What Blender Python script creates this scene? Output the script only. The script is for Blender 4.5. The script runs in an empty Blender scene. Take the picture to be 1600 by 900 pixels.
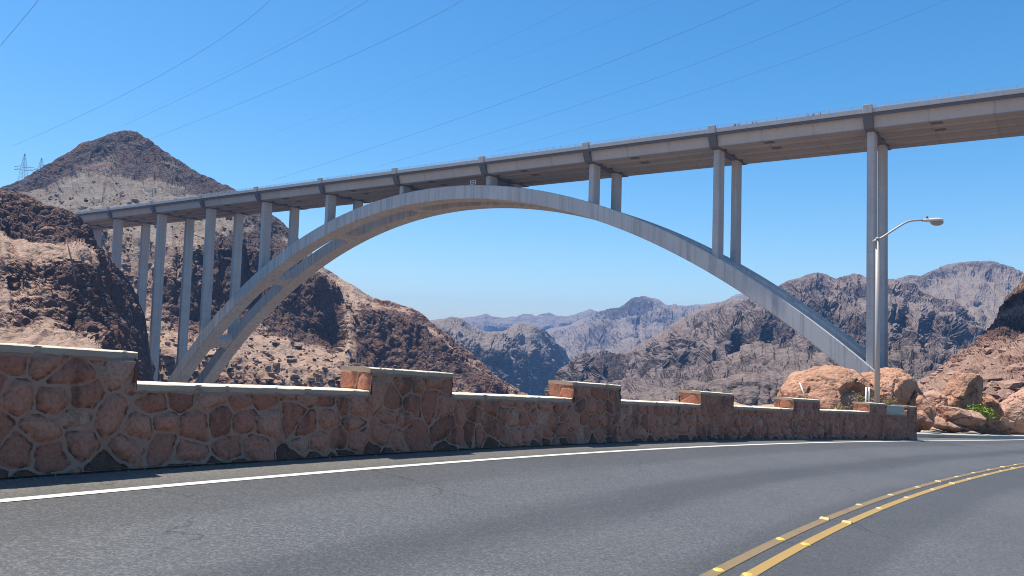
import bpy, bmesh, math, random
import numpy as np
from mathutils import Vector, Matrix

# ---------------------------------------------------------------- camera, light, exposure
random.seed(7)
SC = bpy.context.scene
COL = SC.collection
FPX, PITCH, ROLL = 1219.6, math.radians(3.658), math.radians(1.823)
EYE = np.array([0.0, 0.0, 1.6])


def cam_axes():
    cp, sp, cr, sr = math.cos(PITCH), math.sin(PITCH), math.cos(ROLL), math.sin(ROLL)
    f = np.array([0, cp, sp]); r = np.array([1.0, 0, 0]); u = np.cross(r, f)
    return np.array([cr * r + sr * u, -sr * r + cr * u, f])


AX = cam_axes()
cam = bpy.data.objects.new('camera', bpy.data.cameras.new('camera'))
COL.objects.link(cam)
SC.camera = cam
cam.data.lens = 36.0 * FPX / 1600.0
cam.data.sensor_width = 36.0
cam.data.clip_start = 0.1
cam.data.clip_end = 60000.0
cam.matrix_world = Matrix(((AX[0][0], AX[1][0], -AX[2][0], EYE[0]), (AX[0][1], AX[1][1], -AX[2][1], EYE[1]),
                           (AX[0][2], AX[1][2], -AX[2][2], EYE[2]), (0, 0, 0, 1)))

SUN_EL = math.radians(69.5)
SUN_H = np.array([-0.905, 0.425])            # horizontal direction towards the sun
SUN_H = SUN_H / np.linalg.norm(SUN_H)
sdir = Vector((SUN_H[0] * math.cos(SUN_EL), SUN_H[1] * math.cos(SUN_EL), math.sin(SUN_EL)))
world = bpy.data.worlds.new('World')
SC.world = world
world.use_nodes = True
wt = world.node_tree
sky = wt.nodes.new('ShaderNodeTexSky')
sky.sky_type = 'NISHITA'
sky.sun_disc = False
sky.sun_elevation = SUN_EL
sky.sun_rotation = math.atan2(sdir.x, sdir.y)
sky.altitude = 400
sky.air_density = 1.0
sky.dust_density = 0.9
sky.ozone_density = 4.0
wt.nodes['Background'].inputs['Strength'].default_value = 0.126
hsv = wt.nodes.new('ShaderNodeHueSaturation')
hsv.inputs['Saturation'].default_value = 1.32
hsv.inputs['Hue'].default_value = 0.494
wt.links.new(sky.outputs['Color'], hsv.inputs['Color'])
wt.links.new(hsv.outputs['Color'], wt.nodes['Background'].inputs['Color'])
sun = bpy.data.objects.new('sun', bpy.data.lights.new('sun', 'SUN'))
COL.objects.link(sun)
sun.data.energy = 5.0
sun.data.angle = math.radians(0.53)
sun.data.color = (1.0, 0.93, 0.82)
sun.rotation_euler = (-sdir).to_track_quat('-Z', 'Y').to_euler()
SC.view_settings.view_transform = 'Standard'
SC.view_settings.look = 'None'
SC.view_settings.exposure = 0.5
SC.view_settings.gamma = 1.0
SC.cycles.use_denoising = True
SC.cycles.filter_width = 1.0
SC.cycles.denoising_prefilter = 'ACCURATE'
SC.cycles.max_bounces = 6
SC.cycles.volume_bounces = 0
SC.cycles.caustics_reflective = False
SC.cycles.caustics_refractive = False

# ---------------------------------------------------------------- helpers


def ray(x, y):
    return AX.T @ np.array([(x - 800) / FPX, -(y - 450) / FPX, 1.0])


def at(x, y, d):
    """point seen at photo pixel x, y whose forward distance is d"""
    r = ray(x, y)
    return EYE + r * (d / r[1])


GA, GB = -0.082, -0.017                       # the banked road plane


def gz(x, y):
    return GA * x + GB * y


def hit(x, y):
    r = ray(x, y)
    t = -1.6 / (r[2] - GA * r[0] - GB * r[1])
    return EYE + t * r


def topx(P):
    q = AX @ (np.asarray(P, float) - EYE)
    return 800 + FPX * q[0] / q[2], 450 - FPX * q[1] / q[2]


def tag(o, label=None, cat=None, group=None, kind=None):
    if label: o['label'] = label
    if cat: o['category'] = cat
    if group: o['group'] = group
    if kind: o['kind'] = kind
    return o


def empty(name, loc=(0, 0, 0), rz=0.0):
    o = bpy.data.objects.new(name, None)
    COL.objects.link(o)
    o.location = loc
    o.rotation_euler = (0, 0, rz)
    o.empty_display_size = 0.2
    return o


def link(name, me, mat=None, parent=None, smooth=False):
    o = bpy.data.objects.new(name, me)
    COL.objects.link(o)
    if mat: me.materials.append(mat)
    if parent: o.parent = parent
    me.polygons.foreach_set('use_smooth', np.full(len(me.polygons), bool(smooth)))
    return o


def mesh_np(name, V, F):
    """V (n,3), F list of int arrays (m,k)"""
    me = bpy.data.meshes.new(name)
    V = np.asarray(V, np.float32)
    if not isinstance(F, list): F = [F]
    F = [np.asarray(f, np.int32) for f in F if len(f)]
    me.vertices.add(len(V)); me.vertices.foreach_set('co', V.ravel())
    loops = np.concatenate([f.ravel() for f in F])
    tot = np.concatenate([np.full(len(f), f.shape[1], np.int32) for f in F])
    st = np.concatenate([[0], np.cumsum(tot)[:-1]]).astype(np.int32)
    me.loops.add(len(loops)); me.loops.foreach_set('vertex_index', loops)
    me.polygons.add(len(tot)); me.polygons.foreach_set('loop_start', st); me.polygons.foreach_set('loop_total', tot)
    me.update(calc_edges=True)
    me.validate()
    return me


def fattr(me, name, vals):
    a = me.attributes.new(name, 'FLOAT', 'POINT')
    a.data.foreach_set('value', np.asarray(vals, np.float32))


def grid_faces(nr, nc, off=0, flip=False):
    i = np.arange(nr - 1)[:, None] * nc + np.arange(nc - 1)[None, :] + off
    i = i.ravel()
    q = np.stack([i, i + 1, i + nc + 1, i + nc], 1)
    return q[:, ::-1] if flip else q


class MB:
    """collects boxes, prisms and tubes into one mesh"""
    def __init__(s): s.v = []; s.f4 = []; s.f3 = []; s.n = 0

    def add(s, V, F4=(), F3=()):
        s.v.append(np.asarray(V, float))
        if len(F4): s.f4.append(np.asarray(F4, int) + s.n)
        if len(F3): s.f3.append(np.asarray(F3, int) + s.n)
        s.n += len(V)

    def hexa(s, P):
        """eight corners: bottom ring of four, top ring of four"""
        s.add(P, [[3, 2, 1, 0], [4, 5, 6, 7], [0, 1, 5, 4], [1, 2, 6, 5], [2, 3, 7, 6], [3, 0, 4, 7]])

    def box(s, x0, x1, y0, y1, z0, z1):
        s.hexa([(x0, y0, z0), (x1, y0, z0), (x1, y1, z0), (x0, y1, z0), (x0, y0, z1), (x1, y0, z1), (x1, y1, z1), (x0, y1, z1)])

    def tube(s, pts, rad, seg=8, cap=True):
        pts = np.asarray(pts, float)
        n = len(pts)
        rad = np.broadcast_to(rad, n)
        V = []
        for i in range(n):
            t = pts[min(i + 1, n - 1)] - pts[max(i - 1, 0)]
            t = t / (np.linalg.norm(t) + 1e-9)
            a = np.array([0, 0, 1.0]) if abs(t[2]) < 0.9 else np.array([1.0, 0, 0])
            u = np.cross(a, t); u /= np.linalg.norm(u); w = np.cross(t, u)
            for k in range(seg):
                th = 2 * math.pi * k / seg
                V.append(pts[i] + rad[i] * (math.cos(th) * u + math.sin(th) * w))
        F = []
        for i in range(n - 1):
            for k in range(seg):
                a, b = i * seg + k, i * seg + (k + 1) % seg
                F.append([a, b, b + seg, a + seg])
        F3 = []
        if cap:
            V.append(pts[0]); V.append(pts[-1])
            c0, c1 = n * seg, n * seg + 1
            for k in range(seg):
                F3.append([c0, (k + 1) % seg, k])
                F3.append([c1, (n - 1) * seg + k, (n - 1) * seg + (k + 1) % seg])
        s.add(V, F, F3)

    def sweep(s, rings, closed_ends=True):
        """rings: list of (k,3) loops of equal size"""
        rings = np.asarray(rings, float)
        n, k = rings.shape[:2]
        F = []
        for i in range(n - 1):
            for j in range(k):
                a, b = i * k + j, i * k + (j + 1) % k
                F.append([a, b, b + k, a + k])
        V = rings.reshape(-1, 3)
        if closed_ends and k == 4:
            F.append([3, 2, 1, 0]); e = (n - 1) * k; F.append([e, e + 1, e + 2, e + 3])
        s.add(V, F)

    def build(s, name, mat, parent=None, smooth=False, bevel=0.0):
        F = []
        if s.f4: F.append(np.concatenate(s.f4))
        if s.f3: F.append(np.concatenate(s.f3))
        me = mesh_np(name, np.concatenate(s.v), F)
        bm = bmesh.new(); bm.from_mesh(me)
        bmesh.ops.recalc_face_normals(bm, faces=bm.faces)
        if bevel > 0:
            bmesh.ops.bevel(bm, geom=list(bm.edges), offset=bevel, segments=1, affect='EDGES', clamp_overlap=True)
        bm.to_mesh(me); bm.free()
        return link(name, me, mat, parent, smooth)


# ---------------------------------------------------------------- numpy noise
def _hash(ix, iy, iz, seed):
    h = (ix.astype(np.int64) * 374761393 + iy.astype(np.int64) * 668265263 + iz.astype(np.int64) * 2147483647 + seed * 1274126177) & 0xFFFFFFFF
    h = ((h ^ (h >> 13)) * 1274126177) & 0xFFFFFFFF
    h = ((h ^ (h >> 16)) * 2246822519) & 0xFFFFFFFF
    return h ^ (h >> 15)


def _u(h): return (h & 0xFFFFFF) / float(0xFFFFFF)


def noise3(p, seed=0):
    p = np.asarray(p, float)
    i = np.floor(p).astype(np.int64); f = p - i
    w = f * f * f * (f * (f * 6 - 15) + 10)
    out = np.zeros(len(p))
    for dx in (0, 1):
        wx = w[:, 0] if dx else 1 - w[:, 0]
        for dy in (0, 1):
            wy = w[:, 1] if dy else 1 - w[:, 1]
            for dz in (0, 1):
                wz = w[:, 2] if dz else 1 - w[:, 2]
                h = _hash(i[:, 0] + dx, i[:, 1] + dy, i[:, 2] + dz, seed)
                g1 = ((h & 1023) / 511.5 - 1); g2 = (((h >> 10) & 1023) / 511.5 - 1); g3 = (((h >> 20) & 1023) / 511.5 - 1)
                out += wx * wy * wz * (g1 * (f[:, 0] - dx) + g2 * (f[:, 1] - dy) + g3 * (f[:, 2] - dz))
    return out * 1.5


def fbm(p, seed=0, oct=4, gain=0.5, lac=2.03):
    a, s, tot = 1.0, np.zeros(len(p)), 0
    q = np.asarray(p, float)
    for o in range(oct):
        s += a * noise3(q, seed + o * 17); tot += a
        a *= gain; q = q * lac + 3.7
    return s / tot


def ridged(p, seed=0, oct=5, gain=0.55, lac=2.07):
    a, s, tot = 1.0, np.zeros(len(p)), 0
    q = np.asarray(p, float)
    for o in range(oct):
        n = 1 - np.abs(noise3(q, seed + o * 31)) * 1.6
        s += a * n * n; tot += a
        a *= gain; q = q * lac + 5.1
    return s / tot


def billow(p, seed=0, oct=4, gain=0.55, lac=2.07):
    a, s, tot = 1.0, np.zeros(len(p)), 0
    q = np.asarray(p, float)
    for o in range(oct):
        s += a * np.minimum(1, np.abs(noise3(q, seed + o * 31)) * 1.8); tot += a
        a *= gain; q = q * lac + 5.1
    return s / tot


def worley(p, seed=0):
    """F1, F2 and the id of the nearest point"""
    p = np.asarray(p, float)
    i = np.floor(p).astype(np.int64)
    f1 = np.full(len(p), 9.0); f2 = np.full(len(p), 9.0); cid = np.zeros(len(p))
    for dx in (-1, 0, 1):
        for dy in (-1, 0, 1):
            for dz in (-1, 0, 1):
                c = i + np.array([dx, dy, dz])
                h = _hash(c[:, 0], c[:, 1], c[:, 2], seed)
                h2 = _hash(c[:, 0], c[:, 1], c[:, 2], seed + 99)
                q = c + np.stack([_u(h), _u(h2), _u(h ^ (h2 >> 3))], 1)
                d = np.sqrt(((q - p) ** 2).sum(1))
                n1 = d < f1
                f2 = np.where(n1, f1, np.minimum(f2, d))
                cid = np.where(n1, _u(h2 ^ (h >> 5)), cid)
                f1 = np.where(n1, d, f1)
    return f1, f2, cid


def sstep(a, b, x):
    t = np.clip((x - a) / (b - a), 0, 1)
    return t * t * (3 - 2 * t)


# ---------------------------------------------------------------- material helpers
class NT:
    def __init__(s, name):
        s.m = bpy.data.materials.new(name); s.m.use_nodes = True
        s.t = s.m.node_tree; s.b = s.t.nodes['Principled BSDF']
        s.b.inputs['Roughness'].default_value = 0.9
        s.b.inputs['Specular IOR Level'].default_value = 0.3

    def n(s, kind, **kw):
        nd = s.t.nodes.new('ShaderNode' + kind)
        ins = kw.pop('ins', {})
        for k, v in kw.items(): setattr(nd, k, v)
        for k, v in ins.items(): s.put(nd.inputs[k], v)
        return nd

    def put(s, sock, v):
        if hasattr(v, 'is_output'): s.t.links.new(v, sock)
        elif isinstance(v, tuple) and len(v) == 3 and sock.type == 'RGBA': sock.default_value = (*v, 1)
        else: sock.default_value = v

    def pos(s): return s.n('NewGeometry').outputs['Position']

    def obj(s): return s.n('TexCoord').outputs['Object']

    def mapping(s, vec, scale=(1, 1, 1)):
        return s.n('Mapping', ins={'Vector': vec, 'Scale': scale}).outputs['Vector']

    def noise(s, vec, scale, detail=4, rough=0.55, dist=0.0):
        return s.n('TexNoise', ins={'Vector': vec, 'Scale': scale, 'Detail': detail, 'Roughness': rough, 'Distortion': dist}).outputs['Fac']

    def voro(s, vec, scale, feature='F1', out='Distance', rnd=1.0):
        return s.n('TexVoronoi', feature=feature, ins={'Vector': vec, 'Scale': scale, 'Randomness': rnd}).outputs[out]

    def math(s, op, a, b=0.0, c=0.0, clamp=False):
        nd = s.n('Math', operation=op, use_clamp=clamp)
        s.put(nd.inputs[0], a); s.put(nd.inputs[1], b)
        if len(nd.inputs) > 2: s.put(nd.inputs[2], c)
        return nd.outputs[0]

    def step(s, v, a, b, lo=0.0, hi=1.0):
        return s.n('MapRange', interpolation_type='SMOOTHSTEP', ins={'Value': v, 'From Min': a, 'From Max': b, 'To Min': lo, 'To Max': hi}).outputs['Result']

    def mix(s, fac, a, b, blend='MIX'):
        nd = s.n('Mix', data_type='RGBA', blend_type=blend)
        s.put(nd.inputs['Factor'], fac); s.put(nd.inputs['A'], a) if False else None
        s.put(nd.inputs[6], a); s.put(nd.inputs[7], b)
        return nd.outputs[2]

    def attr(s, name): return s.n('Attribute', attribute_name=name).outputs['Fac']

    def sep(s, vec): return s.n('SeparateXYZ', ins={'Vector': vec}).outputs

    def bump(s, h, dist, strength=1.0, normal=None):
        nd = s.n('Bump', ins={'Height': h, 'Distance': dist, 'Strength': strength})
        if normal is not None: s.t.links.new(normal, nd.inputs['Normal'])
        return nd.outputs['Normal']

    def done(s, color, rough=None, normal=None, spec=None, metal=None):
        s.put(s.b.inputs['Base Color'], color)
        if rough is not None: s.put(s.b.inputs['Roughness'], rough)
        if normal is not None: s.t.links.new(normal, s.b.inputs['Normal'])
        if spec is not None: s.b.inputs['Specular IOR Level'].default_value = spec
        if metal is not None: s.b.inputs['Metallic'].default_value = metal
        return s.m


def plain(name, col, rough=0.7, var=0.15, scale=3.0, metal=0.0, spec=0.3):
    m = NT(name)
    n = m.noise(m.obj(), scale, 5)
    c = m.mix(n, tuple(x * (1 - var) for x in col), tuple(min(1, x * (1 + var)) for x in col))
    return m.done(c, rough, spec=spec, metal=metal)


def rock_mat(name, dark, mid, light, feat, bump=1.0, shrub=0.0, dust=0.5, tint=None, high=None):
    """weathered desert rock: bare faces dark, flats covered in pale debris; feat = size in metres of the middle features"""
    m = NT(name)
    p = m.pos()
    k = 1.0 / feat
    rk = m.attr('rock')
    n1 = m.noise(p, k * 0.35, 5, 0.6)
    n2 = m.noise(p, k * 1.6, 6, 0.65)
    n3 = m.noise(p, k * 6.0, 5, 0.7)
    v = m.voro(m.mapping(p, (1, 1, 0.7)), k * 1.3, 'DISTANCE_TO_EDGE')
    v2 = m.voro(p, k * 3.7, 'F1', 'Color')
    nz = m.sep(m.n('NewGeometry').outputs['True Normal'])[2]
    flat = m.step(nz, 0.35, 0.85)
    f = m.math('ADD', rk, m.math('MULTIPLY', m.math('SUBTRACT', n1, 0.5), 0.7))
    f = m.math('ADD', f, m.math('MULTIPLY', m.math('SUBTRACT', n2, 0.5), 0.8))
    f = m.math('SUBTRACT', f, m.math('MULTIPLY', flat, dust))
    f = m.step(f, -0.1, 0.75)
    if high:
        up = m.step(m.sep(p)[2], high[0], high[1])
        light = m.mix(up, light, high[2]); mid = m.mix(up, mid, (0.185, 0.145, 0.128)); dark = m.mix(up, dark, (0.085, 0.066, 0.064))
    c = m.mix(f, light, mid)
    d = m.step(m.math('ADD', m.math('MULTIPLY', f, 0.7), m.math('MULTIPLY', n3, 0.6)), 0.56, 1.02)
    c = m.mix(d, c, dark)
    if tint:
        c = m.mix(m.step(n1, 0.48, 0.7), c, m.mix(0.5, c, tint))
    c = m.mix(m.math('MULTIPLY', m.sep(v2)[0], 0.22), c, (0.02, 0.015, 0.012))
    c = m.mix(m.step(n3, 0.58, 0.75, 0, 0.35), c, m.mix(0.3, light, (0.6, 0.55, 0.48)))
    if shrub > 0:
        w = m.voro(p, k * 1.9, 'F1')
        sh = m.math('MULTIPLY', m.step(w, 0.22, 0.12), m.step(m.voro(p, k * 1.9, 'F1', 'Color'), 0.3, 0.6))
        c = m.mix(m.math('MULTIPLY', sh, shrub), c, (0.05, 0.045, 0.025))
    h = m.math('ADD', m.math('MULTIPLY', n2, 1.0), m.math('MULTIPLY', n3, 0.5))
    h = m.math('ADD', h, m.math('MULTIPLY', m.step(v, 0.0, 0.12), m.math('MULTIPLY', f, 0.5)))
    return m.done(c, 0.95, m.bump(h, feat * 0.32 * bump, 1.0), 0.1)


# ---------------------------------------------------------------- the hills
def smooth2(A, it, keep_first=True):
    for _ in range(it):
        B = A.copy()
        B[1:-1] = 0.5 * A[1:-1] + 0.25 * (A[:-2] + A[2:])
        B[:, 1:-1] = 0.5 * B[:, 1:-1] + 0.25 * (B[:, :-2] + B[:, 2:])
        A = B
    return A


def hill(name, contours, step, mat, feat, amp, seed, back=0.35, jit=2.5, gully=0.75, it=3, block=0.6, spur=1.0, rfade=0.45, sharp=0.0, gul=0.05, wrp=0.65):
    """a hillside: contours run along it from the ridge down to the foot, each a list of (x, y, distance, bareness)
    of places read off the photograph; the surface between them is roughened in three dimensions"""
    x0 = min(c[0][0] for c in contours); x1 = max(c[-1][0] for c in contours)
    xs = np.arange(x0, x1 + step, step)
    rows = []
    for ci, c in enumerate(contours):
        c = np.array(c, float)
        y = np.interp(xs, c[:, 0], c[:, 1]); d = np.interp(xs, c[:, 0], c[:, 2]); rk = np.interp(xs, c[:, 0], c[:, 3])
        q = np.stack([xs / 37.0, np.full(len(xs), ci * 9.3), np.full(len(xs), seed * 1.7)], 1)
        q2 = np.stack([xs / 42.0 + ci * 0.12, np.full(len(xs), ci * 0.35), np.full(len(xs), seed * 2.3)], 1)
        j = jit * (0.35 if ci == 0 else 1.6)
        y = y + j * 1.6 * fbm(q, seed, 5, 0.6)
        d = d * (1 + 0.02 * fbm(q * 0.7 + 40, seed + 5, 4) + gul * (min(ci, 2) * 0.5 if ci < 4 else 0.35) * (0.35 - billow(q2, seed + 6, 4, 0.5)))
        rows.append((np.array([at(a, b, e) for a, b, e in zip(xs, y, d)]), rk, y, d))
    P, RK = [], []
    r0, rk0, _, d0 = rows[0]
    dirh = r0 - EYE; dirh[:, 2] = 0; dirh /= np.linalg.norm(dirh, axis=1)[:, None]
    nb = 14
    for k in range(nb, 0, -1):                      # the far side of the ridge
        t = k / nb
        bp = r0 + dirh * (back * d0 * t)[:, None]
        bp[:, 2] -= back * d0 * (0.25 * t + 0.55 * t * t)
        P.append(bp); RK.append(rk0)
    for a, b in zip(rows[:-1], rows[1:]):
        n = int(max(4, np.median(np.abs(b[2] - a[2])) / step, np.percentile(np.linalg.norm(b[0] - a[0], axis=1) / a[3], 60) * 500 / step * 0.4))
        for k in range(n):
            t = k / n
            P.append(a[0] * (1 - t) + b[0] * t); RK.append(a[1] * (1 - t) + b[1] * t)
    P.append(rows[-1][0]); RK.append(rows[-1][1])
    P = smooth2(np.array(P), it); RK = np.array(RK)
    nr, nc = RK.shape
    du = np.gradient(P, axis=1); dv = np.gradient(P, axis=0)
    N = np.cross(du, dv); N /= np.linalg.norm(N, axis=2)[:, :, None] + 1e-9
    N = smooth2(N, 6); N /= np.linalg.norm(N, axis=2)[:, :, None] + 1e-9
    if (N.reshape(-1, 3) @ np.array([0, -0.4, 1.0])).mean() < 0: N = -N
    p = P.reshape(-1, 3); n = N.reshape(-1, 3); rk = RK.ravel()
    q = p / feat; q[:, 2] *= gully
    warp = np.stack([fbm(q * 0.5 + 7, seed + 1, 3), fbm(q * 0.5 + 19, seed + 2, 3), fbm(q * 0.5 + 31, seed + 3, 3)], 1)
    q = q + warp * wrp
    low = fbm(q * 0.3, seed + 40, 3)
    rr = (1 - sharp) * np.clip(0.85 * rk + 0.75 * low, 0, 1) + sharp * sstep(0.15, 0.85, rk + 0.45 * low)
    big = 0.9 * fbm(q * np.array([0.32, 0.32, 0.2]), seed + 50, 3) * spur
    med = 0.25 * (ridged(q, seed + 60, 4, 0.5) - 0.55) + 0.9 * (billow(q * 0.9, seed + 64, 4, 0.55) - 0.35)
    f1, f2, cid = worley(q * 0.9, seed + 70)
    blk = 1.1 * (0.55 - f1) + 0.5 * sstep(0, 0.25, f2 - f1) - 0.35 + 0.3 * (cid - 0.5)
    g1, g2, gid = worley(q * 2.6 + 5, seed + 80)
    blk2 = 1.1 * (0.55 - g1) + 0.5 * sstep(0, 0.25, g2 - g1) - 0.35 + 0.3 * (gid - 0.5)
    fine = fbm(q * 5, seed + 90, 3)
    dsc = np.clip(np.linalg.norm(p[:, :2], axis=1) / (0.8 * np.median(rows[0][3])), 0.4, 1.0)
    d = dsc * amp * (big * 1.9 + (0.25 + 0.78 * rr) * (0.85 * med + block * 0.6 * blk) + (0.08 + 0.22 * rr) * block * blk2 + (0.10 * (0.5 + rr) + 0.25 * (1 - dsc)) * fine)
    fade = np.ones((nr, nc)); fade[:nb] = 0.6
    for k in range(10): fade[nb + k] = rfade + (1 - rfade) * sstep(0, 10, k)
    fade[nb - 4:nb] = rfade; d = d * fade.ravel()
    p2 = p + n * d[:, None]
    me = mesh_np(name, p2, grid_faces(nr, nc))
    # make the surface face up and towards the viewer
    me.update()
    nrm = np.zeros(len(me.polygons) * 3, np.float32); me.polygons.foreach_get('normal', nrm)
    if (nrm.reshape(-1, 3) @ np.array([0, -0.4, 1.0])).mean() < 0: me.flip_normals()
    fattr(me, 'rock', rr)
    o = link(name, me, mat)
    o['kind'] = 'structure'
    return o, p2.reshape(nr, nc, 3), rr.reshape(nr, nc)


M_near = rock_mat('red_brown_rock', (0.135, 0.085, 0.072), (0.29, 0.17, 0.125), (0.52, 0.36, 0.265), 7.0, 1.0, 0.5, 0.45, (0.20, 0.10, 0.07), (25, 75, (0.27, 0.23, 0.19)))
M_cliff = rock_mat('varnished_cliff_rock', (0.12, 0.076, 0.066), (0.32, 0.18, 0.13), (0.54, 0.37, 0.27), 5.0, 1.0, 0.3, 0.5, (0.17, 0.075, 0.05))
M_far = rock_mat('canyon_rock', (0.095, 0.07, 0.062), (0.185, 0.138, 0.115), (0.30, 0.235, 0.19), 22.0, 1.0, 0.3, 0.45)
M_mid = rock_mat('rugged_grey_rock', (0.10, 0.076, 0.072), (0.19, 0.142, 0.125), (0.29, 0.222, 0.19), 11.0, 1.1, 0.4, 0.45)
M_horizon = rock_mat('distant_range_rock', (0.07, 0.055, 0.05), (0.17, 0.125, 0.10), (0.32, 0.25, 0.20), 90.0, 1.0, 0.0, 0.45)
M_slope = rock_mat('red_slope_rock', (0.12, 0.08, 0.074), (0.22, 0.125, 0.095), (0.40, 0.255, 0.195), 2.6, 1.0, 0.3, 0.35, (0.23, 0.09, 0.065))


def C(s, rock=None, d=None):
    """'x y d r; x y d r' -> list"""
    return [tuple(float(v) for v in t.split()) for t in s.split(';')]


hillA, PA, RA = hill('hill', [
    C('-200 350 560 .8; -60 310 585 .8; 0 290 600 .8; 60 262 620 .8; 100 235 632 .8; 130 215 640 .8; 160 203 648 .8; 195 197 650 .8; 215 200 650 .8; 250 222 640 .8; 300 257 630 .9; 365 293 605 .9; 427 333 585 .8; 450 350 575 .7; 507 414 560 .5; 537 437 560 .4; 583 464 555 .4; 610 467 550 .5; 633 476 545 .6; 665 489 540 .8; 680 506 535 .8; 700 522 528 .7; 740 552 515 .6; 780 590 505 .6; 825 616 495 .6; 860 660 485 .6; 900 720 475 .6'),
    C('-200 380 545 .8; 0 308 588 .75; 60 290 596 .7; 120 262 615 .75; 150 258 622 .8; 190 248 628 .9; 240 262 618 .9; 280 285 606 .8; 330 302 590 .8; 380 322 578 .8; 430 350 566 .7; 455 372 560 .6; 507 424 550 .4; 540 445 548 .3; 583 473 545 .3; 610 478 540 .4; 633 487 535 .5; 665 502 528 .8; 690 522 522 .8; 740 562 506 .6; 780 598 498 .6; 825 622 488 .6; 900 725 470 .6'),
    C('-200 400 520 .1; 0 330 540 .3; 60 320 545 .3; 120 310 550 .25; 190 300 555 .3; 240 305 550 .3; 280 312 545 .3; 330 320 540 .3; 380 335 540 .6; 430 362 540 .7; 470 400 535 .6; 507 432 530 .5; 540 458 525 .4; 583 482 520 .4; 633 496 515 .5; 690 530 505 .7; 740 570 492 .7; 825 628 478 .6; 900 728 460 .6'),
    C('-200 420 470 .2; 0 380 480 .2; 150 365 480 .1; 220 372 478 .1; 260 390 474 .3; 300 388 470 .6; 340 385 468 .7; 380 380 470 .9; 420 400 472 .9; 450 420 474 1; 480 425 478 1; 520 446 480 1; 545 470 478 .4; 565 480 476 .9; 600 480 474 1; 630 500 472 1; 660 520 470 .9; 700 545 466 .8; 740 578 460 .7; 825 632 452 .6; 900 730 440 .6'),
    C('-200 480 450 .5; 0 460 455 .5; 150 450 455 .4; 220 455 455 .3; 260 480 452 .7; 300 500 452 .9; 340 508 452 .9; 380 470 456 1; 420 480 458 1; 450 492 460 1; 480 515 461 1; 520 542 461 1; 545 520 455 .5; 565 555 450 1; 600 585 448 1; 640 590 446 1; 680 585 444 .8; 700 590 442 .8; 740 605 440 .8; 825 645 436 .6; 900 740 430 .6'),
    C('-200 560 400 .1; 0 560 400 .1; 220 540 400 .1; 300 560 402 .1; 380 560 404 .05; 450 570 405 .05; 520 580 405 .05; 545 590 404 .3; 600 612 404 .8; 700 625 404 .8; 825 665 404 .6; 900 760 400 .6'),
    C('-200 640 385 .9; 0 640 385 .9; 220 640 385 .8; 380 625 388 .9; 450 625 388 .9; 520 635 390 .9; 600 660 390 .9; 825 720 385 .9; 900 800 380 .9'),
    C('-200 800 340 .3; 900 900 340 .3'),
], 1.5, M_near, 11.0, 4.0, 11, 0.4, spur=0.9, sharp=1.0)

hillB, PB, RB = hill('cliff', [
    C('-260 250 300 .9; -100 275 290 .9; 0 294 280 .9; 30 299 282 .9; 60 310 284 .9; 75 321 286 .9; 100 323 290 .9; 120 335 296 .9; 131 350 302 .9; 140 375 312 .9; 152 388 322 .9; 170 402 338 .9; 184 414 350 .9; 205 436 358 .9; 216 460 362 .9; 228 492 364 .9; 233 560 364 .9; 240 680 362 .9'),
    C('-260 360 268 1; -100 360 262 1; 0 352 258 1; 20 368 258 1; 60 376 260 1; 110 374 268 1; 131 372 280 .9; 152 395 296 .9; 184 440 318 1; 216 500 338 1; 233 590 345 1; 240 700 345 1'),
    C('-260 380 250 .1; 0 372 244 .1; 30 388 243 .1; 110 392 252 .1; 131 392 264 .2; 152 405 280 .8; 184 460 300 1; 216 520 322 1; 233 610 330 1; 240 710 330 1'),
    C('-260 430 230 .6; 0 420 229 .5; 60 425 228 .6; 110 420 234 .6; 131 440 250 .9; 152 470 266 1; 184 510 285 1; 216 560 305 1; 233 640 315 1; 240 720 315 1'),
    C('-260 500 213 .7; 0 506 212 .7; 40 496 212 .8; 80 498 213 .6; 110 505 216 .7; 140 490 230 .8; 170 500 256 1; 200 550 275 1; 233 660 295 1; 240 735 295 1'),
    C('-260 560 192 .05; 0 548 192 .05; 100 556 194 .05; 160 560 208 .2; 200 600 235 .8; 240 760 260 1'),
    C('-260 700 165 .3; 100 700 165 .3; 240 800 220 .6'),
], 1.5, M_cliff, 6.5, 2.6, 23, 0.3, jit=2.5, block=0.9, sharp=0.8)

hill('mountain', [
    C('600 512 1500 .4; 660 500 1500 .4; 676 497 1500 .4; 690 496 1500 .3; 705 490 1510 .3; 720 494 1530 .4; 740 506 1560 .4; 760 516 1600 .3; 785 517 1640 .3; 800 508 1680 .5; 815 500 1700 .6; 835 505 1720 .6; 850 512 1760 .6; 870 530 1850 .6; 885 546 1920 .7; 893 566 1980 .8; 900 600 2000 .8; 912 650 2000 .8'),
    C('600 530 1400 .4; 690 515 1400 .3; 720 520 1420 .4; 760 530 1480 .2; 800 528 1560 .3; 835 528 1640 .3; 870 548 1780 .6; 893 580 1900 .9; 912 660 1950 .9'),
    C('600 545 1340 .8; 690 530 1330 .8; 740 545 1360 1; 800 548 1450 1; 850 556 1580 1; 893 600 1820 1; 912 670 1900 1'),
    C('600 640 1290 .9; 690 610 1280 1; 740 612 1300 1; 800 612 1400 1; 850 625 1540 1; 893 660 1800 1; 912 690 1880 1'),
    C('600 760 1200 .4; 850 700 1400 .4; 912 720 1700 .4'),
], 1.7, M_far, 26.0, 17.0, 31, 0.3, jit=2.2, rfade=0.3, gul=0.08)

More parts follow.
